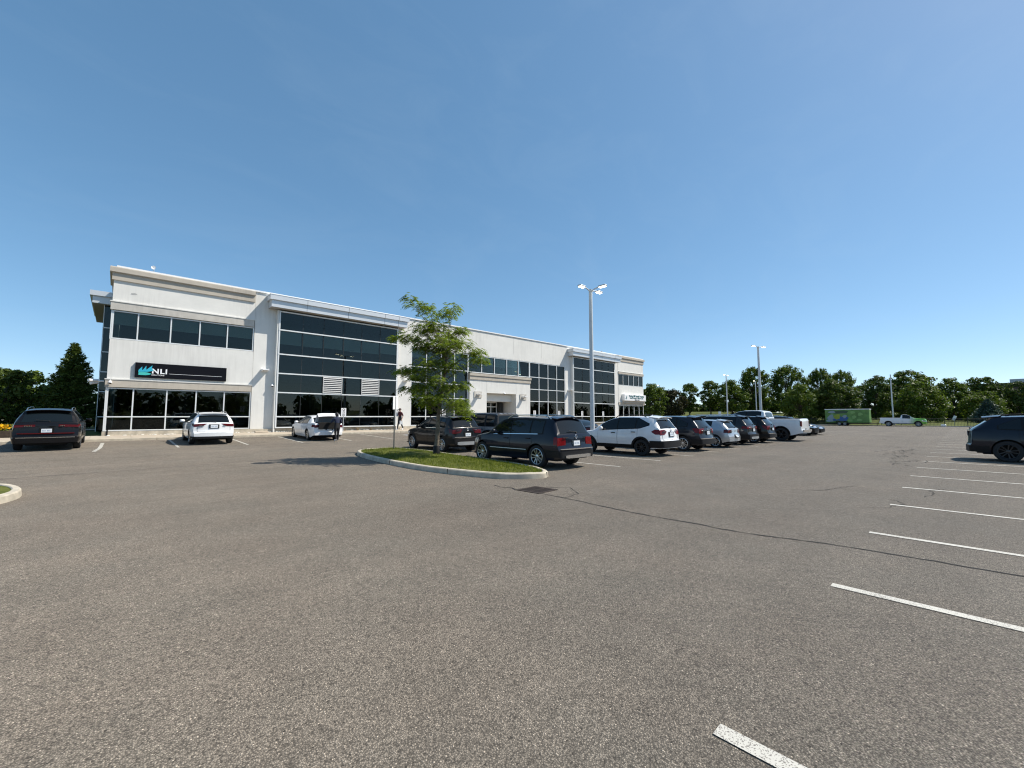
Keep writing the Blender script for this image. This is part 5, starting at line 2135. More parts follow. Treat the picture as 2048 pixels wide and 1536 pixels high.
def spruce_tree(name, H, hw, leafm, seed, tiers=26, droop=.25, dens=1.0, size=.16):
    st = rng.getstate()
    rng.seed(seed)
    root = empty(name, (0, 0, 0))
    tb = MB()
    tb.tube([(0, 0, -.3), (.03, 0, H * .5), (0, 0, H * .98)], [H * .018 + .02, H * .011, .012], 8)
    cb = MB()
    for i in range(tiers):
        u = (i + .4) / tiers
        z = H * (.06 + .92 * u)
        Rm = hw * (1 - u) ** .82 * rng.uniform(.86, 1.1) + .10
        nb = max(5, int(13 * (1 - u) + 5))
        a0 = rng.uniform(0, 6)
        for k in range(nb):
            a = a0 + 2 * pi * k / nb + rng.gauss(0, .13)
            L_ = Rm * rng.uniform(.72, 1.12)
            d = Vector((cos(a), sin(a), 0))
            pts = []
            for s in range(6):
                t = s / 5
                pts.append(d * (L_ * t) + Vector((0, 0, z + L_ * (.16 * t - droop * sin(pi * t * .8) + .14 * t * t))))
            tb.tube(pts, [.018 + .012 * (1 - u), .016, .013, .010, .007, .004], 4, cap=False)
            m = int((10 + 30 * L_) * dens)
            for _ in range(m):
                t = rng.random() ** .7
                s = min(4, int(t * 5))
                p = pts[s].lerp(pts[s + 1], t * 5 - s)
                side = Vector((-d.y, d.x, 0)) * rng.gauss(0, .16 * (.5 + L_ * .5))
                p = p + side + Vector((0, 0, rng.gauss(-.04, .06)))
                nn = Vector((0, 0, 1)) + rand_dir(0) * .8
                leaf_quad(cb, p, nn, size * rng.uniform(.7, 1.3), .34)
    tb.build('trunk', M['bark_dark'], root, 60)
    cb.build('crown', leafm, root)
    rng.setstate(st)
    return root


def place(t, x, y, rz, sc, label, group=None, z=None, cat='tree'):
    t.location = (x, y, tz(x, y) - .05 if z is None else z)
    t.rotation_euler = (0, 0, rz)
    t.scale = sc if isinstance(sc, tuple) else (sc, sc, sc)
    return tag(t, label, cat, group)


TG = 'trees along the far edge of the lot'
proto = {
    'r1': crown_tree('round_tree', 9.0, 3.7, 'round', M['leaf_a'], M['bark_dark'], 21, 6400, .26, .26),
    'r2': crown_tree('round_tree', 9.0, 4.3, 'round', M['leaf_b'], M['bark_dark'], 22, 7000, .27, .08),
    'r3': crown_tree('round_tree', 7.0, 4.0, 'round', M['leaf_c'], M['bark_dark'], 23, 6400, .24, .06),
    'r4': crown_tree('round_tree', 6.0, 3.0, 'round', M['leaf_d'], M['bark_dark'], 24, 4600, .25, .22),
    'o1': crown_tree('tall_tree', 11.0, 3.7, 'oval', M['leaf_a'], M['bark_dark'], 25, 11000, .24, .09),
    'o2': crown_tree('tall_tree', 11.0, 4.3, 'oval', M['leaf_a'], M['bark_dark'], 26, 11500, .25, .07),
    's1': crown_tree('open_tree', 8.5, 3.2, 'open', M['leaf_a'], M['bark_dark'], 27, 4200, .26, .27),
    's2': crown_tree('open_tree', 8.5, 4.2, 'open', M['leaf_b'], M['bark_dark'], 28, 4400, .28, .18),
    'b1': spruce_tree('spruce_tree', 5.0, 2.5, M['blue_needle'], 29, 18, .18, .8, .2),
}
used = set()


def tree(kind, x, y, h, hw, label, base=None):
    H0 = {'r1': 9, 'r2': 9, 'r3': 7, 'r4': 6, 'o1': 11, 'o2': 11, 's1': 8.5, 's2': 8.5, 'b1': 5.}[kind]
    W0 = {'r1': 3.7, 'r2': 4.3, 'r3': 4., 'r4': 3., 'o1': 3.7, 'o2': 4.3, 's1': 3.2, 's2': 4.2, 'b1': 2.5}[kind]
    t = proto[kind]
    if kind in used:
        t = copy_tree(t)
    used.add(kind)
    zb = tz(x, y) - .1
    s = (h - zb) / H0
    w = hw / W0 * (.84 if kind[0] in 'os' else .94)
    place(t, x, y, rng.uniform(0, 6.28), (w, w, s), label, TG, zb)


tree('r1', 92.5, 50.4, 8.9, 3.8, 'round green tree rising just right of the building end')
tree('r4', 99.5, 48.4, 7.8, 3.3, 'low dark reddish round tree right of the farthest lamp post')
tree('s1', 104.1, 46.3, 9.6, 3.1, 'open-crowned tree with a pointed top behind the black fence')
tree('s1', 106.9, 42.4, 10.2, 3.3, 'twin-topped open tree left of the second far lamp post')
tree('r1', 104.2, 36.4, 9.6, 3.8, 'leafy tree directly behind the second far lamp post')
tree('s1', 118.5, 36.2, 9.0, 3.0, 'thin open tree filling the gap left of the tall oval tree')
tree('o1', 110.6, 33.4, 12.9, 4.0, 'tall oval tree behind the third lamp post')
tree('o2', 118.8, 28.5, 13.2, 4.9, 'broad tall upswept tree behind the white pickup truck')
tree('r3', 101.6, 22.6, 7.7, 3.9, 'bright yellow-green round tree in front of the tall upswept tree')
tree('o1', 126.9, 23.6, 13.0, 3.5, 'narrow upswept tree peeking above the dark round trees')
tree('o2', 133.3, 20.3, 12.4, 3.9, 'far upswept tree above the green trailer')
tree('r2', 104.7, 17.0, 8.7, 4.7, 'wide dark round tree right above the trailer')
tree('r2', 120.8, 12.9, 10.2, 4.2, 'dark round tree left of the single short pole')
tree('r1', 134.6, 8.2, 11.7, 5.4, 'large round tree right of the single short pole')
tree('r3', 114.2, 5.3, 8.0, 4.5, 'light green spreading tree behind the work pickup')
tree('r1', 136.1, 1.3, 9.7, 3.6, 'medium tree right of the work pickup hood')
tree('s2', 143.7, -3.1, 10.1, 5.4, 'feathery spreading tree above the small blue spruce')
tree('b1', 112.6, -3.2, 4.9, 2.6, 'small blue spruce left of the cut-off dark SUV')
tree('r2', 137.6, -8.3, 8.6, 3.4, 'dark tree at the right edge above the cut-off SUV')
tree('r2', 146, 13, 9.5, 4.5, 'dark backing tree between two round trees behind the trailer')
tree('s2', 144.4, -13.5, 8.6, 3.4, 'open tree at the extreme right edge')
tree('r1', 112, 58, 9.5, 4.2, 'green tree mostly hidden behind the building end')
tree('r2', 121.5, 46.5, 7.2, 3.6, 'low dark tree in the gap behind the black fence')
tree('r3', 128, -3.0, 6.4, 3.8, 'low dark tree behind the small blue spruce')

# left side: spruce, small multi-stem trees
t = spruce_tree('spruce_tree', 7.9, 2.35, M['needle'], 41, 30, .22, 1.6, .15)
place(t, -2.95, 53.5, .4, 1, 'tall dense spruce left of the building', None, gz(-3, 50) - .05)
a = crown_tree('garden_tree', 4.0, 1.9, 'round', M['leaf_b'], M['bark_dark'], 42, 3600, .15, .24)
place(a, -5.1, 39.5, 0, 1, 'small multi-stem tree behind the yellow flower bed', 'small garden trees left of the building', .4)
c2 = crown_tree('garden_tree', 5.0, 2.1, 'round', M['leaf_a'], M['bark_dark'], 43, 3600, .17, .22)
place(c2, -5.6, 55, 1, 1.0, 'dark bushy tree just left of the tall spruce', 'small garden trees left of the building', .4)
c3 = copy_tree(c2)
place(c3, -9.2, 58, 3, 1.05, 'bushy tree at the left edge of the picture', 'small garden trees left of the building', .4)
c4 = copy_tree(c2)
place(c4, -1.6, 62, 4, (.62, .62, .98), 'narrow tree between the spruce and the building end wall', 'small garden trees left of the building', .4)
c5 = copy_tree(c2)
place(c5, -7.8, 66, 5, 1.15, 'far bushy tree behind the spruce', 'small garden trees left of the building', .4)
c6 = copy_tree(c2)
place(c6, -13.5, 66, 2, 1.2, 'far bushy tree beyond the left edge', 'small garden trees left of the building', .4)

# mass of trees behind the viewer, seen only as reflection in the glass
b = MB()
for i in range(84):
    x = -70 + i * 4.4 + rng.gauss(0, 1)
    y = -58 + rng.gauss(0, 4)
    h = rng.uniform(5, 9.5)
    for k in range(170):
        d = rand_dir(0)
        p = Vector((x, y, h * .5)) + Vector((d.x * 3.2, d.y * 3.2, d.z * h * .5)) * rng.random() ** .35
        leaf_quad(b, p, d + rand_dir(0) * .4, .75, .7)
tag(b.build('treeline', M['leaf_b']), 'mass of trees mirrored in the lower rows of the glass front', 'treeline', kind='stuff')

# a far wood that closes the view beyond the single trees
b = MB()
for i in range(60):
    f = i / 59
    x, y = lerp(150, 166, f) + rng.gauss(0, 3), lerp(88, -50, f)
    h = rng.uniform(3.2, 4.6)
    z0 = tz(x, y)
    for k in range(260):
        d = rand_dir(0)
        p = Vector((x, y, z0 + h * .46)) + Vector((d.x * 3.4, d.y * 3.4, d.z * h * .52)) * rng.random() ** .3
        leaf_quad(b, p, d + rand_dir(0) * .4, .6, .7)
tag(b.build('far_wood', M['leaf_b']), 'dark far-off wood closing the gaps beyond the trees at right', 'wood', kind='stuff')

# the young locust on the island --------------------------------------------------
TX, TY = 9.2, 13.6
loc = empty('young_tree', (TX, TY, .22), 0, 'young locust tree with airy drooping leaves on the kerbed island', 'tree')
RT = Vector((.7296, -.6839, 0))     # across
FW = Vector((.6839, .7296, 0))      # away
rng.seed(91)
trk = MB()
spine = [(-.30, -.12), (-.27, .6), (-.25, 1.35), (-.17, 2.0), (-.06, 2.7), (.0, 3.2), (.05, 3.8)]
pts = [RT * a + FW * (.03 * sin(z * 2)) + Vector((0, 0, z)) for a, z in spine]
trk.tube(pts, [.125, .085, .075, .066, .060, .054, .045], 10)
trunk = None
clumps = [(-1.42, 6.0, .31, .2), (-.82, 5.83, .36, .22), (-.4, 5.6, .27, .22), (.19, 5.74, .36, .27), (-1.03, 5.0, .49, .27), (-1.58, 4.67, .31, .2), (-2.08, 4.76, .34, .16), (-.48, 5.0, .4, .31),
          (-.02, 4.86, .45, .36), (.66, 4.95, .36, .18), (.07, 4.39, .49, .31), (.71, 4.3, .45, .22), (1.17, 3.98, .4, .2), (1.49, 3.75, .27, .16), (-.47, 4.35, .49, .27), (-1.11, 4.21, .31, .18),
          (-1.91, 3.34, .36, .16), (-1.41, 3.38, .31, .18), (-.87, 3.52, .45, .27), (-.37, 3.61, .36, .22), (.22, 3.43, .4, .27), (-.95, 3.02, .4, .22), (-1.54, 2.57, .34, .18), (-1.08, 2.57, .36, .22),
          (-.63, 2.25, .45, .27), (-.36, 2.75, .27, .22), (.59, 2.79, .36, .18), (.27, 2.61, .27, .18), (.01, 2.11, .4, .22), (.69, 1.89, .36, .22), (1.01, 1.66, .25, .18), (-.71, 1.98, .31, .18), (-.2, 3.98, .4, .27)]
lv = MB()


def frond(p, d, L_):
    """drooping feather of paired leaflets"""
    pts = [p + d * (L_ * t) + Vector((0, 0, -L_ * .75 * t * t)) for t in (0, .25, .5, .75, 1)]
    for i in range(4):
        a, c = pts[i], pts[i + 1]
        ax = (c - a).normalized()
        sd = ax.cross(Vector((0, 0, 1)))
        if sd.length < .05:
            sd = Vector((1, 0, 0))
        sd = sd.normalized()
        for s in (1, -1):
            w = L_ * (.40 if i < 3 else .24) * rng.uniform(.8, 1.2)
            q = a.lerp(c, .35)
            tip = q + sd * s * w + ax * w * .55 + Vector((0, 0, -w * .35))
            lv.add([q - ax * w * .18, q + ax * w * .34, tip], [(0, 1, 2)])


def limb_path(p0, p1, r0, r1):
    m = p0.lerp(p1, .5) + Vector((0, 0, (p1 - p0).length * .04)) + Vector((rng.gauss(0, .05), rng.gauss(0, .05), 0))
    q = [p0, p0.lerp(m, .5) + Vector((rng.gauss(0, .02), rng.gauss(0, .02), .02)), m, m.lerp(p1, .5) + Vector((0, 0, .02)), p1]
    trk.tube(q, [lerp(r0, r1, i / 4) for i in range(5)], 6)
    return q


for (a, z, rx, rz_) in clumps:
    a, z, rx, rz_ = a * .93, z * .965 + .03, rx * .88, rz_ * .9
    for rep in range(2):
        dep = rng.uniform(-1.0, 1.0) * (1.25 if abs(a) < 1 else .7)
        aa = a + rng.gauss(0, .06) if rep == 0 else a * .9 + rng.gauss(0, .12)
        c = RT * aa + FW * dep + Vector((0, 0, z + rng.gauss(0, .05)))
        zt_ = max(1.5, min(3.7, z - .25 - .42 * hypot(aa + .1, dep)))
        k = 0
        for i in range(len(spine) - 1):
            if spine[i][1] <= zt_ <= spine[i + 1][1]:
                k = i
        f = (zt_ - spine[k][1]) / (spine[k + 1][1] - spine[k][1])
        p0 = pts[k].lerp(pts[k + 1], f)
        path = limb_path(p0, c, .016 if rep == 0 else .011, .004)
        n = int((72 if rep == 0 else 36) * (rx * 2.2))
        out = (c - Vector((c.x * .2, c.y * .2, c.z))).normalized()
        for _ in range(n):
            d = rand_dir(0)
            p = c + Vector((d.x * rx, d.y * rx, d.z * rz_)) * rng.random() ** .45
            dd = Vector((d.x, d.y, rng.uniform(-.1, .45))).normalized()
            frond(p, (dd + out * .5).normalized(), rng.uniform(.16, .30))
        # twigs with leaves along the outer half of the limb
        for t in (2, 3):
            for _ in range(9):
                p = path[t].lerp(path[t + 1], rng.random())
                d = rand_dir(.1)
                e = p + d * rng.uniform(.08, .22)
                trk.tube([p, e], [.005, .003], 3, cap=False)
                frond(e, Vector((d.x, d.y, .2)).normalized(), rng.uniform(.14, .24))
trk.build('trunk', M['bark'], loc, 60)
lv.build('crown', M['locust'], loc)
b = MB()
Mg = Matrix.Translation(RT * -.29 + Vector((0, 0, .0)))
b.lathe([(.13, -.05), (.128, .30), (.12, .31), (.118, .0)], Mg, 12)
b.build('trunk_guard', M['plastic'], loc, 50)
rng.seed(5)


# ------------------------------------------------------------------ lamp posts
def lamp_post(x, y, h, arms, label, r=.10, lit=True, group='lamp posts of the parking lot', name='lamp_post', reach=.62):
    t = empty(name, (x, y, gz(x, y)), 0, label, 'lamp post', group)
    b = MB()
    n = 16
    b.tube([(0, 0, 0), (0, 0, h)], [r * 1.12, r * .80], n)
    b.build('pole', M['pole'], t, 50)
    b = MB()
    b.lathe([(.30, -.4), (.30, .55), (.26, .6), (.01, .6)], Matrix.Identity(4), 24)
    b.build('footing', M['concrete'], t, 40)
    b = MB()
    b.lathe([(r * 1.9, .6), (r * 1.9, .63), (r * 1.2, .72)], Matrix.Identity(4), 16)
    b.build('base_cover', M['pole'], t, 40)
    for a in arms:
        d = Vector((cos(a), sin(a), 0))
        b = MB()
        b.tube([Vector((0, 0, h - .12)) + d * r * .5, Vector((0, 0, h - .02)) + d * .3, Vector((0, 0, h + .03)) + d * reach], .032, 8)
        arm = b.build('arm', M['pole'], t, 50)
        Mx = Matrix.Translation(Vector((0, 0, h + .03)) + d * (reach + .22)) @ Matrix.Rotation(a, 4, 'Z')
        b = MB()
        b.bbox(-.24, .24, -.13, .13, -.04, .05, .025, 0, Mx)
        hd = b.build('lamp_head', M['pole'], t, 40)
        b = MB()
        b.bbox(-.20, .20, -.10, .10, -.075, -.041, .015, 0, Mx)
        b.build('lens', M['lamp'] if lit else M['white'], hd, 40)
    return t


lamp_post(19.9, 14.5, 9.05, [pi, 0, -pi / 2], 'tall grey lamp post with three lit heads behind the dark blue SUV', .125)
lamp_post(49.9, 14.6, 9.1, [pi * .93, 0 - .35], 'lamp post with two lit heads rising behind the white pickup cab', .125)
lamp_post(80.3, 28.9, 9.1, [pi, 0], 'farther two-headed lamp post left of the tall oval tree')
lamp_post(94.0, 48.9, 9.0, [pi], 'farthest lamp post next to the building end')
lamp_post(97.4, 29.3, 9.0, [pi], 'far lamp post almost hidden behind the two-headed one')
lamp_post(99.3, 8.3, 9.0, [], 'bare pale pole without lamp arms behind the work pickup')

# flag pole left
fp = empty('flagpole', (-3.62, 62, gz(-3, 60)), 0, 'thin white flagpole beside the tall spruce', 'flagpole')
b = MB()
b.tube([(0, 0, 0), (0, 0, 7.4)], [.05, .03], 10)
b.build('pole', M['white'], fp, 50)
b = MB()
b.lathe([(.001, -.07), (.06, -.03), (.07, 0), (.05, .05), (.001, .07)], Matrix.Translation((0, 0, 7.45)), 12)
b.build('finial', M['chrome'], fp, 60)
fl_ = empty('flag', (-3.58, 62, gz(-3, 60)), 0, 'limp red and white flag with a dark lower tip by the spruce', 'flag')
b = MB()
rows = []
for i in range(9):
    u = i / 8
    rows.append([(lerp(.05, 1.25, u) * (.55 + .0 * v), .10 * sin(u * 9 + v * 2) * (.3 + u), lerp(6.75, 4.9, u) - v * .95 * (1 - .55 * u)) for v in frange(0, 1, .25)])
b.grid(rows[:6], 0)
b.grid(rows[5:7], 1)
b.grid(rows[6:], 2)
b.build('cloth', [mat('flag_red', (.50, .02, .03), .8), mat('flag_white', (.75, .75, .76), .8), mat('flag_navy', (.02, .03, .09), .8)], fl_, 60)

# ------------------------------------------------------------------ planter, flowers, plants
pw = empty('planter_wall', (-8, 33, .36), 0, 'low retaining wall of grey blocks under the yellow flowers', 'retaining wall')
b = MB()
for row in range(4):
    for i in range(20):
        x = -8.6 + .42 * i + (.21 if row % 2 else 0)
        if x > 4.0:
            continue
        b.bbox(x * 1 + .004, x + .415, -.05 + .01 * rng.random(), .22, .005 + row * .15, .15 + row * .15, .015)
b.build('blocks', M['stone'], pw)
for ch in pw.children:
    ch.location = (4.2 - 4.2, 0, 0)
b = MB()
b.box(-16.5, -3.9, 33.24, 37.5, .2, .90)
tag(b.build('soil_bed', mat('soil', (.05, .036, .025), .95, vary=.3, vscale=9)), 'dark soil bed held by the block wall', 'soil', kind='structure')
b = MB()
for _ in range(5200):
    x, y = rng.uniform(-11, -4.05), rng.uniform(33.25, 35.2)
    z = .88 + rng.random() ** .6 * .34
    leaf_quad(b, Vector((x, y, z)), rand_dir(.6), rng.uniform(.04, .075), .8, 0 if (z > 1.02 and rng.random() < .6) else 1)
tag(b.build('flower_bed', [M['flower'], M['leaf_c']]), 'bed of yellow flowers above the block wall', 'flowers', kind='stuff')


def plant(name, x, y, z, h, w, n, ms, label, group=None, fl=0.):
    t = empty(name, (x, y, z), 0, label, 'plant', group)
    b = MB()
    f = MB()
    for _ in range(n):
        a = rng.uniform(0, 2 * pi)
        r = w * sqrt(rng.random())
        hh = h * rng.uniform(.5, 1) * (1 - .35 * (r / w))
        p0 = Vector((cos(a) * r * .4, sin(a) * r * .4, 0))
        p1 = Vector((cos(a) * r, sin(a) * r, hh))
        sd = Vector((-sin(a), cos(a), 0)) * .012
        m_ = p0.lerp(p1, .6) + Vector((0, 0, hh * .12))
        b.add([p0 - sd, p0 + sd, m_ + sd * 1.3, p1, m_ - sd * 1.3], [(0, 1, 2, 3, 4)])
        if rng.random() < fl:
            for _ in range(3):
                leaf_quad(f, p1 + rand_dir(0) * .03, rand_dir(.5), .045, .7)
    b.build('leaves', ms[0], t)
    if f.f:
        f.build('blossoms', ms[1], t)
    return t


PG = 'small plants along the building plinth'
plant('flowering_plant', 11.2, 32.3, .55, .85, .32, 130, [M['leaf_c'], M['orange_flower']], 'orange flowering plant beside the white car with open trunk', PG, .35)
plant('ornamental_grass', 13.9, 32.55, .55, .35, .16, 60, [mat('dry_grass', (.36, .28, .18), .9)], 'dry grass tuft at the plinth left of the walking person', PG)
plant('ornamental_grass', 15.0, 32.55, .55, .26, .14, 50, [bpy.data.materials['dry_grass']], 'smaller dry grass tuft nearest the walking person', PG)
plant('ornamental_grass', 12.9, 32.55, .55, .22, .12, 40, [bpy.data.materials['dry_grass']], 'lowest dry grass tuft right of the first accessible sign', PG)
plant('shrub', 20.0, 32.2, .55, .5, .45, 240, [M['leaf_c']], 'low green shrub at the foot of the white pier', PG)
b = MB()
for _ in range(150):
    x = rng.uniform(-.45, 17)
    s = rng.uniform(.03, .075)
    b.lathe([(.001, -s * .3), (s, 0), (s * .7, s * .45), (.001, s * .55)], Matrix.Translation((x, rng.uniform(32.62, 32.82), .565)) @ Matrix.Rotation(rng.random() * 6, 4, 'Z'), 6)
tag(b.build('pebbles', M['pebble']), 'white pebbles strewn along the foot of the plinth', 'pebbles', kind='stuff')
dp = empty('downpipe', (-.33, 32.82, .3), 0, 'short dark pipe at the front left corner of the plinth', 'pipe')
b = MB()
b.tube([(0, 0, 0), (0, 0, .52), (0, .12, .56)], .035, 8)
b.build('pipe', M['plastic'], dp, 40)
for i, (x, lab) in enumerate(((7.35, 'pale concrete splash block at the foot of the first pier'), (18.0, 'pale concrete splash block at the foot of the pier behind the young tree'))):
    b = MB()
    b.bbox(x - .5, x + .3, 32.5, 32.95, .54, .64, .03)
    tag(b.build('splash_block', M['sidewalk']), lab, 'splash block')

# ------------------------------------------------------------------ fence and far details
fn = empty('chain_link_fence', (98.6, 25, .3), 0, 'black chain-link fence along the foot of the grassy bank', 'fence')
b = MB()
yy = frange(-16, 64, 2.6)
fz = lambda y: tz(98.6, y)
for y in yy:
    p = MB()
    p.tube([(0, y - 25, fz(y) - .5), (0, y - 25, fz(y) + 1.25)], .045, 6)
    p.build('fence_post', M['fence'], fn)
for h_ in (.05, 1.22):
    b.tube([(0, y - 25, fz(y) - .3 + h_) for y in yy], .03, 5)
for y in frange(-16, 64, .16):
    b.add([(0, y - 25 - .012, fz(y) - .25), (0, y - 25 + .012, fz(y) - .25), (0, y - 25 + .012, fz(y) + .92), (0, y - 25 - .012, fz(y) + .92)], [(0, 1, 2, 3)])
for h_ in frange(0, 1.1, .16):
    b.tube([(0, y - 25, fz(y) - .2 + h_) for y in yy], .010, 3, cap=False)
b.build('mesh_panel', M['fence'], fn)
sg = empty('notice_sign', (96.9, 36.5, .1), radians(90 + 25), 'small white notice board on the fence left of the second far lamp post', 'sign')
b = MB()
b.tube([(0, 0, 0), (0, 0, 2.6)], .03, 6)
b.build('post', M['galv'], sg)
b = MB()
b.bbox(-.28, .28, .03, .05, 1.95, 2.6, .02)
b.bbox(-.28, .28, -.05, -.03, 1.95, 2.6, .02)
b.build('board', M['white'], sg)
ls = empty('leaning_sign', (99.6, 1.4, .15), radians(65), 'tilted white board leaning under the trees right of the work pickup', 'sign')
b = MB()
b.bbox(-.20, .20, -.02, .02, .9, 1.7, .02, 0, Matrix.Rotation(radians(-24), 4, 'Y'))
b.build('board', M['white'], ls)
b = MB()
b.tube([(-.5, .03, 0), (-.62, .03, 1.2)], .03, 6)
b.build('post', M['galv'], ls)
wb_ = empty('marker_block', (94.6, 2.1, 0), 0, 'small white block on the kerb right of the work pickup', 'block')
b = MB()
b.bbox(-.25, .25, -.3, .3, 0, .38, .08)
b.build('block', M['white'], wb_)
fb = empty('distant_building', (178, -11.5, 0), radians(-5), 'low brown flat-roofed building beyond the trees at far right', 'building')
b = MB()
b.box(-8, 8, -9, 9, 0, 9.5)
b.build('wall', mat('brown_brick', (.13, .085, .065), .9, vary=.1), fb)
b = MB()
b.box(-8.4, 8.4, -9.4, 9.4, 9.52, 10.4)
b.build('roof', mat('dark_roof', (.06, .05, .05), .8), fb)
b = MB()
b.box(-3, 0, -2, 2, 10.42, 11.6)
b.build('roof_unit', M['galv'], fb)
b = MB()
for k in range(5):
    b.box(-8.03, -8.0, -7.5 + k * 3.2, -5.2 + k * 3.2, 5.8, 7.8)
b.build('window', M['carglass'], fb)
# pale house behind the left trees
fh = empty('distant_building', (-24, 150, .4), 0, 'pale distant house glimpsed between the left trunks', 'building')
b = MB()
b.box(-14, 14, -5, 5, 0, 4.2)
b.build('wall', mat('pale_siding', (.45, .42, .36), .9), fh)
b = MB()
b.add([(-14.5, -5.5, 4.2), (14.5, -5.5, 4.2), (14.5, 5.5, 4.2), (-14.5, 5.5, 4.2), (-14.5, 0, 6.2), (14.5, 0, 6.2)], [(0, 1, 5, 4), (2, 3, 4, 5), (0, 4, 3), (1, 2, 5)])
b.build('roof', bpy.data.materials['dark_roof'], fh)


# ------------------------------------------------------------------ people
def skin_body(name, joints, edges, parent, regions, mats, base_mat):
    """one continuous skinned surface; regions colour it by nearest bone"""
    me = bpy.data.meshes.new(name)
    names = list(joints)
    me.from_pydata([joints[k][0] for k in names], [(names.index(a), names.index(c)) for a, c in edges], [])
    o = bpy.data.objects.new(name, me)
    COL.objects.link(o)
    o.modifiers.new('skin', 'SKIN')
    for i, k in enumerate(names):
        r = joints[k][1]
        r = r if isinstance(r, tuple) else (r, r)
        me.skin_vertices[0].data[i].radius = r
        me.skin_vertices[0].data[i].use_root = (k == 'pelvis')
    sd = o.modifiers.new('sub', 'SUBSURF')
    sd.levels = 2
    sd.render_levels = 2
    dg = bpy.context.evaluated_depsgraph_get()
    dg.update()
    nm = bpy.data.meshes.new_from_object(o.evaluated_get(dg))
    o.modifiers.clear()
    o.data = nm
    bpy.data.meshes.remove(me)
    for m in mats:
        nm.materials.append(m)

    def seg(p, a, c):
        d = c - a
        t = max(0, min(1, (p - a).dot(d) / max(1e-9, d.dot(d))))
        return (p - (a + d * t)).length
    E_ = [(Vector(joints[a][0]), Vector(joints[c][0]), regions.get((a, c), 0)) for a, c in edges]
    for f in nm.polygons:
        f.use_smooth = True
        p = f.center
        best = min(E_, key=lambda e: seg(p, e[0], e[1]))
        f.material_index = best[2](p) if callable(best[2]) else best[2]
    o.parent = parent
    return o


def garment(name, body, idx, off, m, parent):
    """clothing: the body faces of one region lifted off the skin"""
    me = body.data
    b = MB()
    mp = {}
    for f in me.polygons:
        if f.material_index not in idx:
            continue
        fc = []
        for v in f.vertices:
            if v not in mp:
                mp[v] = len(b.v)
                b.v.append(tuple(me.vertices[v].co + me.vertices[v].normal * off))
            fc.append(mp[v])
        b.f.append(tuple(fc))
        b.m.append(0)
    return b.build(name, m, parent, 80)


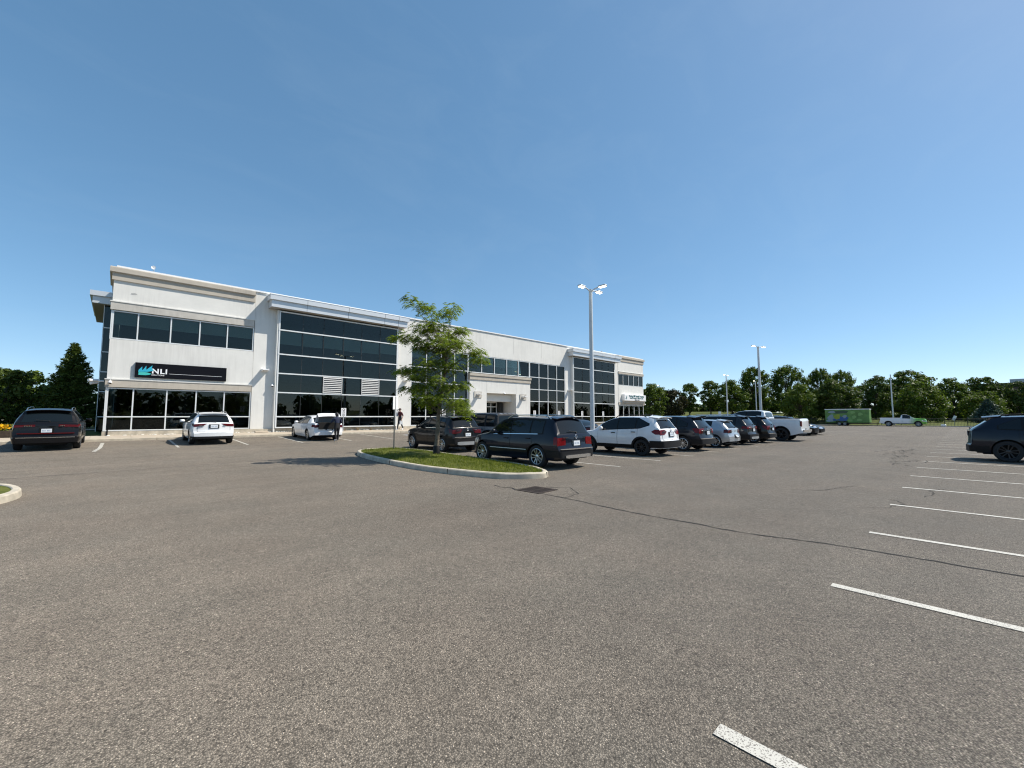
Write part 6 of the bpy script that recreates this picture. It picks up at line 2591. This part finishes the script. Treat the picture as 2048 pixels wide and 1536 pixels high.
def person(x, y, z, rz, label, J, top_m, leg_m, shoe_m, hair_m, long_hair, sleeve):
    root = empty('person', (x, y, z), rz, label, 'person')
    ed = [('pelvis', 'waist'), ('waist', 'chest'), ('chest', 'neck'), ('neck', 'jaw'), ('jaw', 'crown')]
    for s in 'LR':
        ed += [('pelvis', 'hip' + s), ('hip' + s, 'knee' + s), ('knee' + s, 'ankle' + s), ('ankle' + s, 'toe' + s), ('chest', 'sho' + s), ('sho' + s, 'elb' + s), ('elb' + s, 'wri' + s), ('wri' + s, 'palm' + s)]
        for k in range(4):
            ed.append(('palm' + s, 'f%d%s' % (k, s)))
            pa, wr = Vector(J['palm' + s][0]), Vector(J['wri' + s][0])
            d = (pa - wr).normalized()
            sd = d.cross(Vector((1, 0, 0)))
            sd = sd.normalized() if sd.length > .1 else Vector((0, 1, 0))
            J['f%d%s' % (k, s)] = (tuple(pa + d * (.075 - .008 * abs(k - 1.4)) + sd * (.018 * (k - 1.5)) + Vector((0, .012, -.01))), .008)
        ed.append(('wri' + s, 'th' + s))
        pa, wr = Vector(J['palm' + s][0]), Vector(J['wri' + s][0])
        J['th' + s] = (tuple(wr + (pa - wr) * .9 + Vector((0, .045, 0))), .010)
    reg = {('pelvis', 'waist'): 2, ('waist', 'chest'): 1, ('chest', 'neck'): 1}
    for s in 'LR':
        reg[('pelvis', 'hip' + s)] = 2
        reg[('hip' + s, 'knee' + s)] = 2
        reg[('knee' + s, 'ankle' + s)] = 2
        reg[('ankle' + s, 'toe' + s)] = 3
        reg[('chest', 'sho' + s)] = 1
        reg[('sho' + s, 'elb' + s)] = 1
        reg[('elb' + s, 'wri' + s)] = 1 if sleeve else 0
    body = skin_body('body', J, ed, root, reg, [M['skin']] * 4, M['skin'])
    garment('top', body, (1,), .012, top_m, root)
    garment('trousers', body, (2,), .008, leg_m, root)
    garment('shoes', body, (3,), .009, shoe_m, root)
    c, j = Vector(J['crown'][0]), Vector(J['jaw'][0])
    m_ = c.lerp(j, .35)
    fwd = Vector((0, 1, 0))
    b = MB()
    rows = []
    for i in range(9):
        th = lerp(0, 2.25 if long_hair else 1.75, i / 8)
        row = []
        for k in range(17):
            a = 2 * pi * k / 16
            front = max(0, sin(a))
            t2 = th * (1 - .42 * front)
            r = .108
            row.append(m_ + Vector((sin(t2) * cos(a) * r * .92, sin(t2) * sin(a) * r * 1.08 - .012, cos(t2) * r * 1.12 + .015)))
        rows.append(row)
    b.grid(rows, 0)
    if long_hair:
        rows = []
        for i in range(6):
            zz = -i * .055
            w = .085 - .006 * i
            rows.append([m_ + Vector((w * cos(a), -.07 - .05 * abs(sin(a)) - .012 * i * .5, -.02 + zz)) for a in frange(0, -pi, pi / 8)])
        b.grid(rows, 0)
        rows2 = [[p + Vector((0, .05, 0)) for p in r] for r in rows]
        b.grid(rows2, 0, flip=True)
    b.build('hair', hair_m, root, 70)
    # face: eyes, nose, mouth, ears
    b = MB()
    fc = m_ + Vector((0, .095, -.035))
    for sx in (-.033, .033):
        b.lathe([(.001, .004), (.011, .001), (.013, -.006)], Matrix.Translation(fc + Vector((sx, .0, .012))) @ Matrix.Rotation(-pi / 2, 4, 'X'), 8)
    b.box(fc.x - .022, fc.x + .022, fc.y - .012, fc.y + .004, fc.z - .062, fc.z - .052)
    b.build('face_marks', M['ink'], root)
    b = MB()
    b.add([fc + Vector(q) for q in ((-.014, -.01, -.03), (.014, -.01, -.03), (0, .024, -.028), (0, -.004, .015))], [(0, 1, 2), (0, 2, 3), (1, 3, 2)])
    for sx in (() if long_hair else (-1, 1)):
        b.lathe([(.001, .012), (.022, .008), (.03, 0)], Matrix.Translation(m_ + Vector((sx * .085, .005, -.03))) @ Matrix.Rotation(sx * pi / 2, 4, 'Y'), 8)
    b.build('nose_and_ears', M['skin'], root)
    return root


def joints(hip=.86, sh=1.36, top=1.68, stride=.0, arms=None, lean=0., w=.19, hipw=.095, fem=False):
    g = lambda zz: lean * max(0, zz - hip) ** 1.2
    J = {'pelvis': ((0, 0, hip + .02), (.135, .115) if fem else (.13, .105)), 'waist': ((0, g(1.06), hip + .2), (.115, .09) if fem else (.13, .10)), 'chest': ((0, g(1.25), sh - .08), (.145, .11)),
         'neck': ((0, g(1.42), sh + .09), .052), 'jaw': ((0, g(1.5) + .02, sh + .17), (.062, .07)), 'crown': ((0, g(1.6) + .01, top - .07), (.075, .088))}
    for s, q in (('L', -1), ('R', 1)):
        f = stride * q
        lift = .0
        J['hip' + s] = ((q * hipw, 0, hip - .06), .088)
        J['knee' + s] = ((q * hipw * .95, f * .45 + .02, .47), .058)
        J['ankle' + s] = ((q * hipw * .9, f * .9 - (.05 if f < 0 else 0), .085 + (.05 if f < 0 else 0)), .038)
        J['toe' + s] = ((q * hipw * 1.0, f * .9 + .15 - (.04 if f < 0 else 0), .035), (.04, .03))
        e, wv, p = arms[s]
        J['sho' + s] = ((q * w, g(1.35), sh), .055)
        J['elb' + s] = (e, .041)
        J['wri' + s] = (wv, .027)
        J['palm' + s] = (p, (.036, .02))
    return J


Jw = joints(.84, 1.32, 1.63, .03, {'L': ((-.27, .12, 1.10), (-.22, .34, 1.06), (-.20, .42, 1.05)), 'R': ((.29, .08, 1.09), (.27, .28, 1.00), (.26, .36, .99))}, .10, .175, .09, True)
person(9.42, 24.95, gz(9.4, 24.95) + .004, radians(4), 'person in navy top and black leggings reaching into the open car trunk', Jw, mat('navy_cloth', (.018, .026, .06), .85), mat('black_cloth', (.008, .008, .01), .8), M['white'], mat('dark_hair', (.012, .009, .008), .5), True, True)
Jm = joints(.90, 1.43, 1.77, .22, {'L': ((-.29, -.06, 1.16), (-.32, .06, .93), (-.325, .10, .84)), 'R': ((.27, -.14, 1.17), (.26, -.10, .93), (.255, -.08, .84))}, .03, .20, .10)
person(17.0, 31.55, .515, radians(100), 'person in dark red shirt and dark jeans walking along the sidewalk', Jm, mat('maroon_cloth', (.075, .012, .018), .85), mat('dark_denim', (.02, .024, .032), .85), M['white'], mat('brown_hair', (.05, .022, .018), .6), False, False)
bg = empty('shopping_bag', (16.93, 31.9 - .64, .515 + .48), radians(100), 'pale grey bag carried by the walking person', 'bag')
b = MB()
b.add([(-.05, -.15, 0), (.05, -.15, 0), (.05, .15, 0), (-.05, .15, 0), (-.015, -.13, .30), (.015, -.13, .30), (.015, .13, .30), (-.015, .13, .30)], [(3, 2, 1, 0), (0, 1, 5, 4), (1, 2, 6, 5), (2, 3, 7, 6), (3, 0, 4, 7), (4, 5, 6, 7)])
b.build('sack', mat('grey_bag', (.42, .44, .46), .7), bg)
b = MB()
b.tube([(0, -.08, .29), (0, -.05, .36), (0, .05, .36), (0, .08, .29)], .008, 6)
b.build('handle', M['plastic'], bg, 40)

# ------------------------------------------------------------------ light, sky, camera
SUN_EL = radians(51)
sx, sy = .83, -.558          # horizontal direction towards the sun
sun = bpy.data.lights.new('sun', 'SUN')
sun.energy = 5.0
sun.angle = radians(.53)
sun.color = (1.0, .93, .82)
so = bpy.data.objects.new('sun', sun)
COL.objects.link(so)
dv = Vector((sx * cos(SUN_EL), sy * cos(SUN_EL), sin(SUN_EL)))
so.rotation_euler = dv.to_track_quat('Z', 'Y').to_euler()
so.location = (40, -30, 60)

w = bpy.data.worlds.new('World')
SC.world = w
w.use_nodes = True
nt = w.node_tree
bgd = nt.nodes['Background']
sky = nt.nodes.new('ShaderNodeTexSky')
sky.sky_type = 'NISHITA'
sky.sun_disc = False
sky.sun_elevation = SUN_EL
sky.sun_rotation = atan2(sx, sy)
sky.altitude = 200
sky.air_density = .6
sky.dust_density = .3
sky.ozone_density = 2.0
sc1 = nt.nodes.new('ShaderNodeVectorMath')
sc1.operation = 'SCALE'
sc1.inputs['Scale'].default_value = .10
gm = nt.nodes.new('ShaderNodeGamma')
gm.inputs['Gamma'].default_value = .60
hs = nt.nodes.new('ShaderNodeHueSaturation')
hs.inputs['Hue'].default_value = .491
hs.inputs['Saturation'].default_value = 1.42
hs.inputs['Value'].default_value = 1.02 / .1
nt.links.new(sky.outputs[0], sc1.inputs[0])
nt.links.new(sc1.outputs['Vector'], gm.inputs['Color'])
nt.links.new(gm.outputs['Color'], hs.inputs['Color'])
# faint high cirrus: thin streaks of paler air
tcw = nt.nodes.new('ShaderNodeTexCoord')
mpw = nt.nodes.new('ShaderNodeMapping')
mpw.inputs['Rotation'].default_value = (.3, .2, .9)
mpw.inputs['Scale'].default_value = (2.2, 7.0, 9.0)
nt.links.new(tcw.outputs['Generated'], mpw.inputs['Vector'])
nzw = nt.nodes.new('ShaderNodeTexNoise')
nzw.inputs['Scale'].default_value = 1.1
nzw.inputs['Detail'].default_value = 7
nzw.inputs['Roughness'].default_value = .62
nzw.inputs['Distortion'].default_value = .8
nt.links.new(mpw.outputs['Vector'], nzw.inputs['Vector'])
mrw = nt.nodes.new('ShaderNodeMapRange')
mrw.inputs['From Min'].default_value = .48
mrw.inputs['From Max'].default_value = .85
mrw.inputs['To Max'].default_value = .055
nt.links.new(nzw.outputs['Fac'], mrw.inputs['Value'])
mxw = nt.nodes.new('ShaderNodeMix')
mxw.data_type = 'RGBA'
mxw.inputs['B'].default_value = (5.2, 6.4, 7.2, 1)
nt.links.new(mrw.outputs['Result'], mxw.inputs['Factor'])
nt.links.new(hs.outputs['Color'], mxw.inputs['A'])
nt.links.new(mxw.outputs['Result'], bgd.inputs['Color'])
bgd.inputs['Strength'].default_value = .10

cam = bpy.data.cameras.new('camera')
cam.sensor_width = 36
cam.lens = 842 / 2048 * 36
cam.clip_end = 4000
co = bpy.data.objects.new('camera', cam)
COL.objects.link(co)
co.location = (0, 0, EYE)
PITCH, YAW = math.atan(64.5 / 842), radians(43.15)
co.rotation_euler = (pi / 2 + PITCH, 0, -YAW)
SC.camera = co
SC.view_settings.view_transform = 'Standard'
SC.view_settings.look = 'None'
SC.view_settings.exposure = .35
SC.view_settings.gamma = 1
SC.cycles.max_bounces = 8
SC.cycles.transparent_max_bounces = 12
SC.cycles.caustics_reflective = False
SC.cycles.caustics_refractive = False
SC.cycles.use_denoising = True
SC.cycles.denoising_prefilter = 'ACCURATE'
SC.cycles.pixel_filter_type = 'BLACKMAN_HARRIS'
SC.cycles.filter_width = 1.15
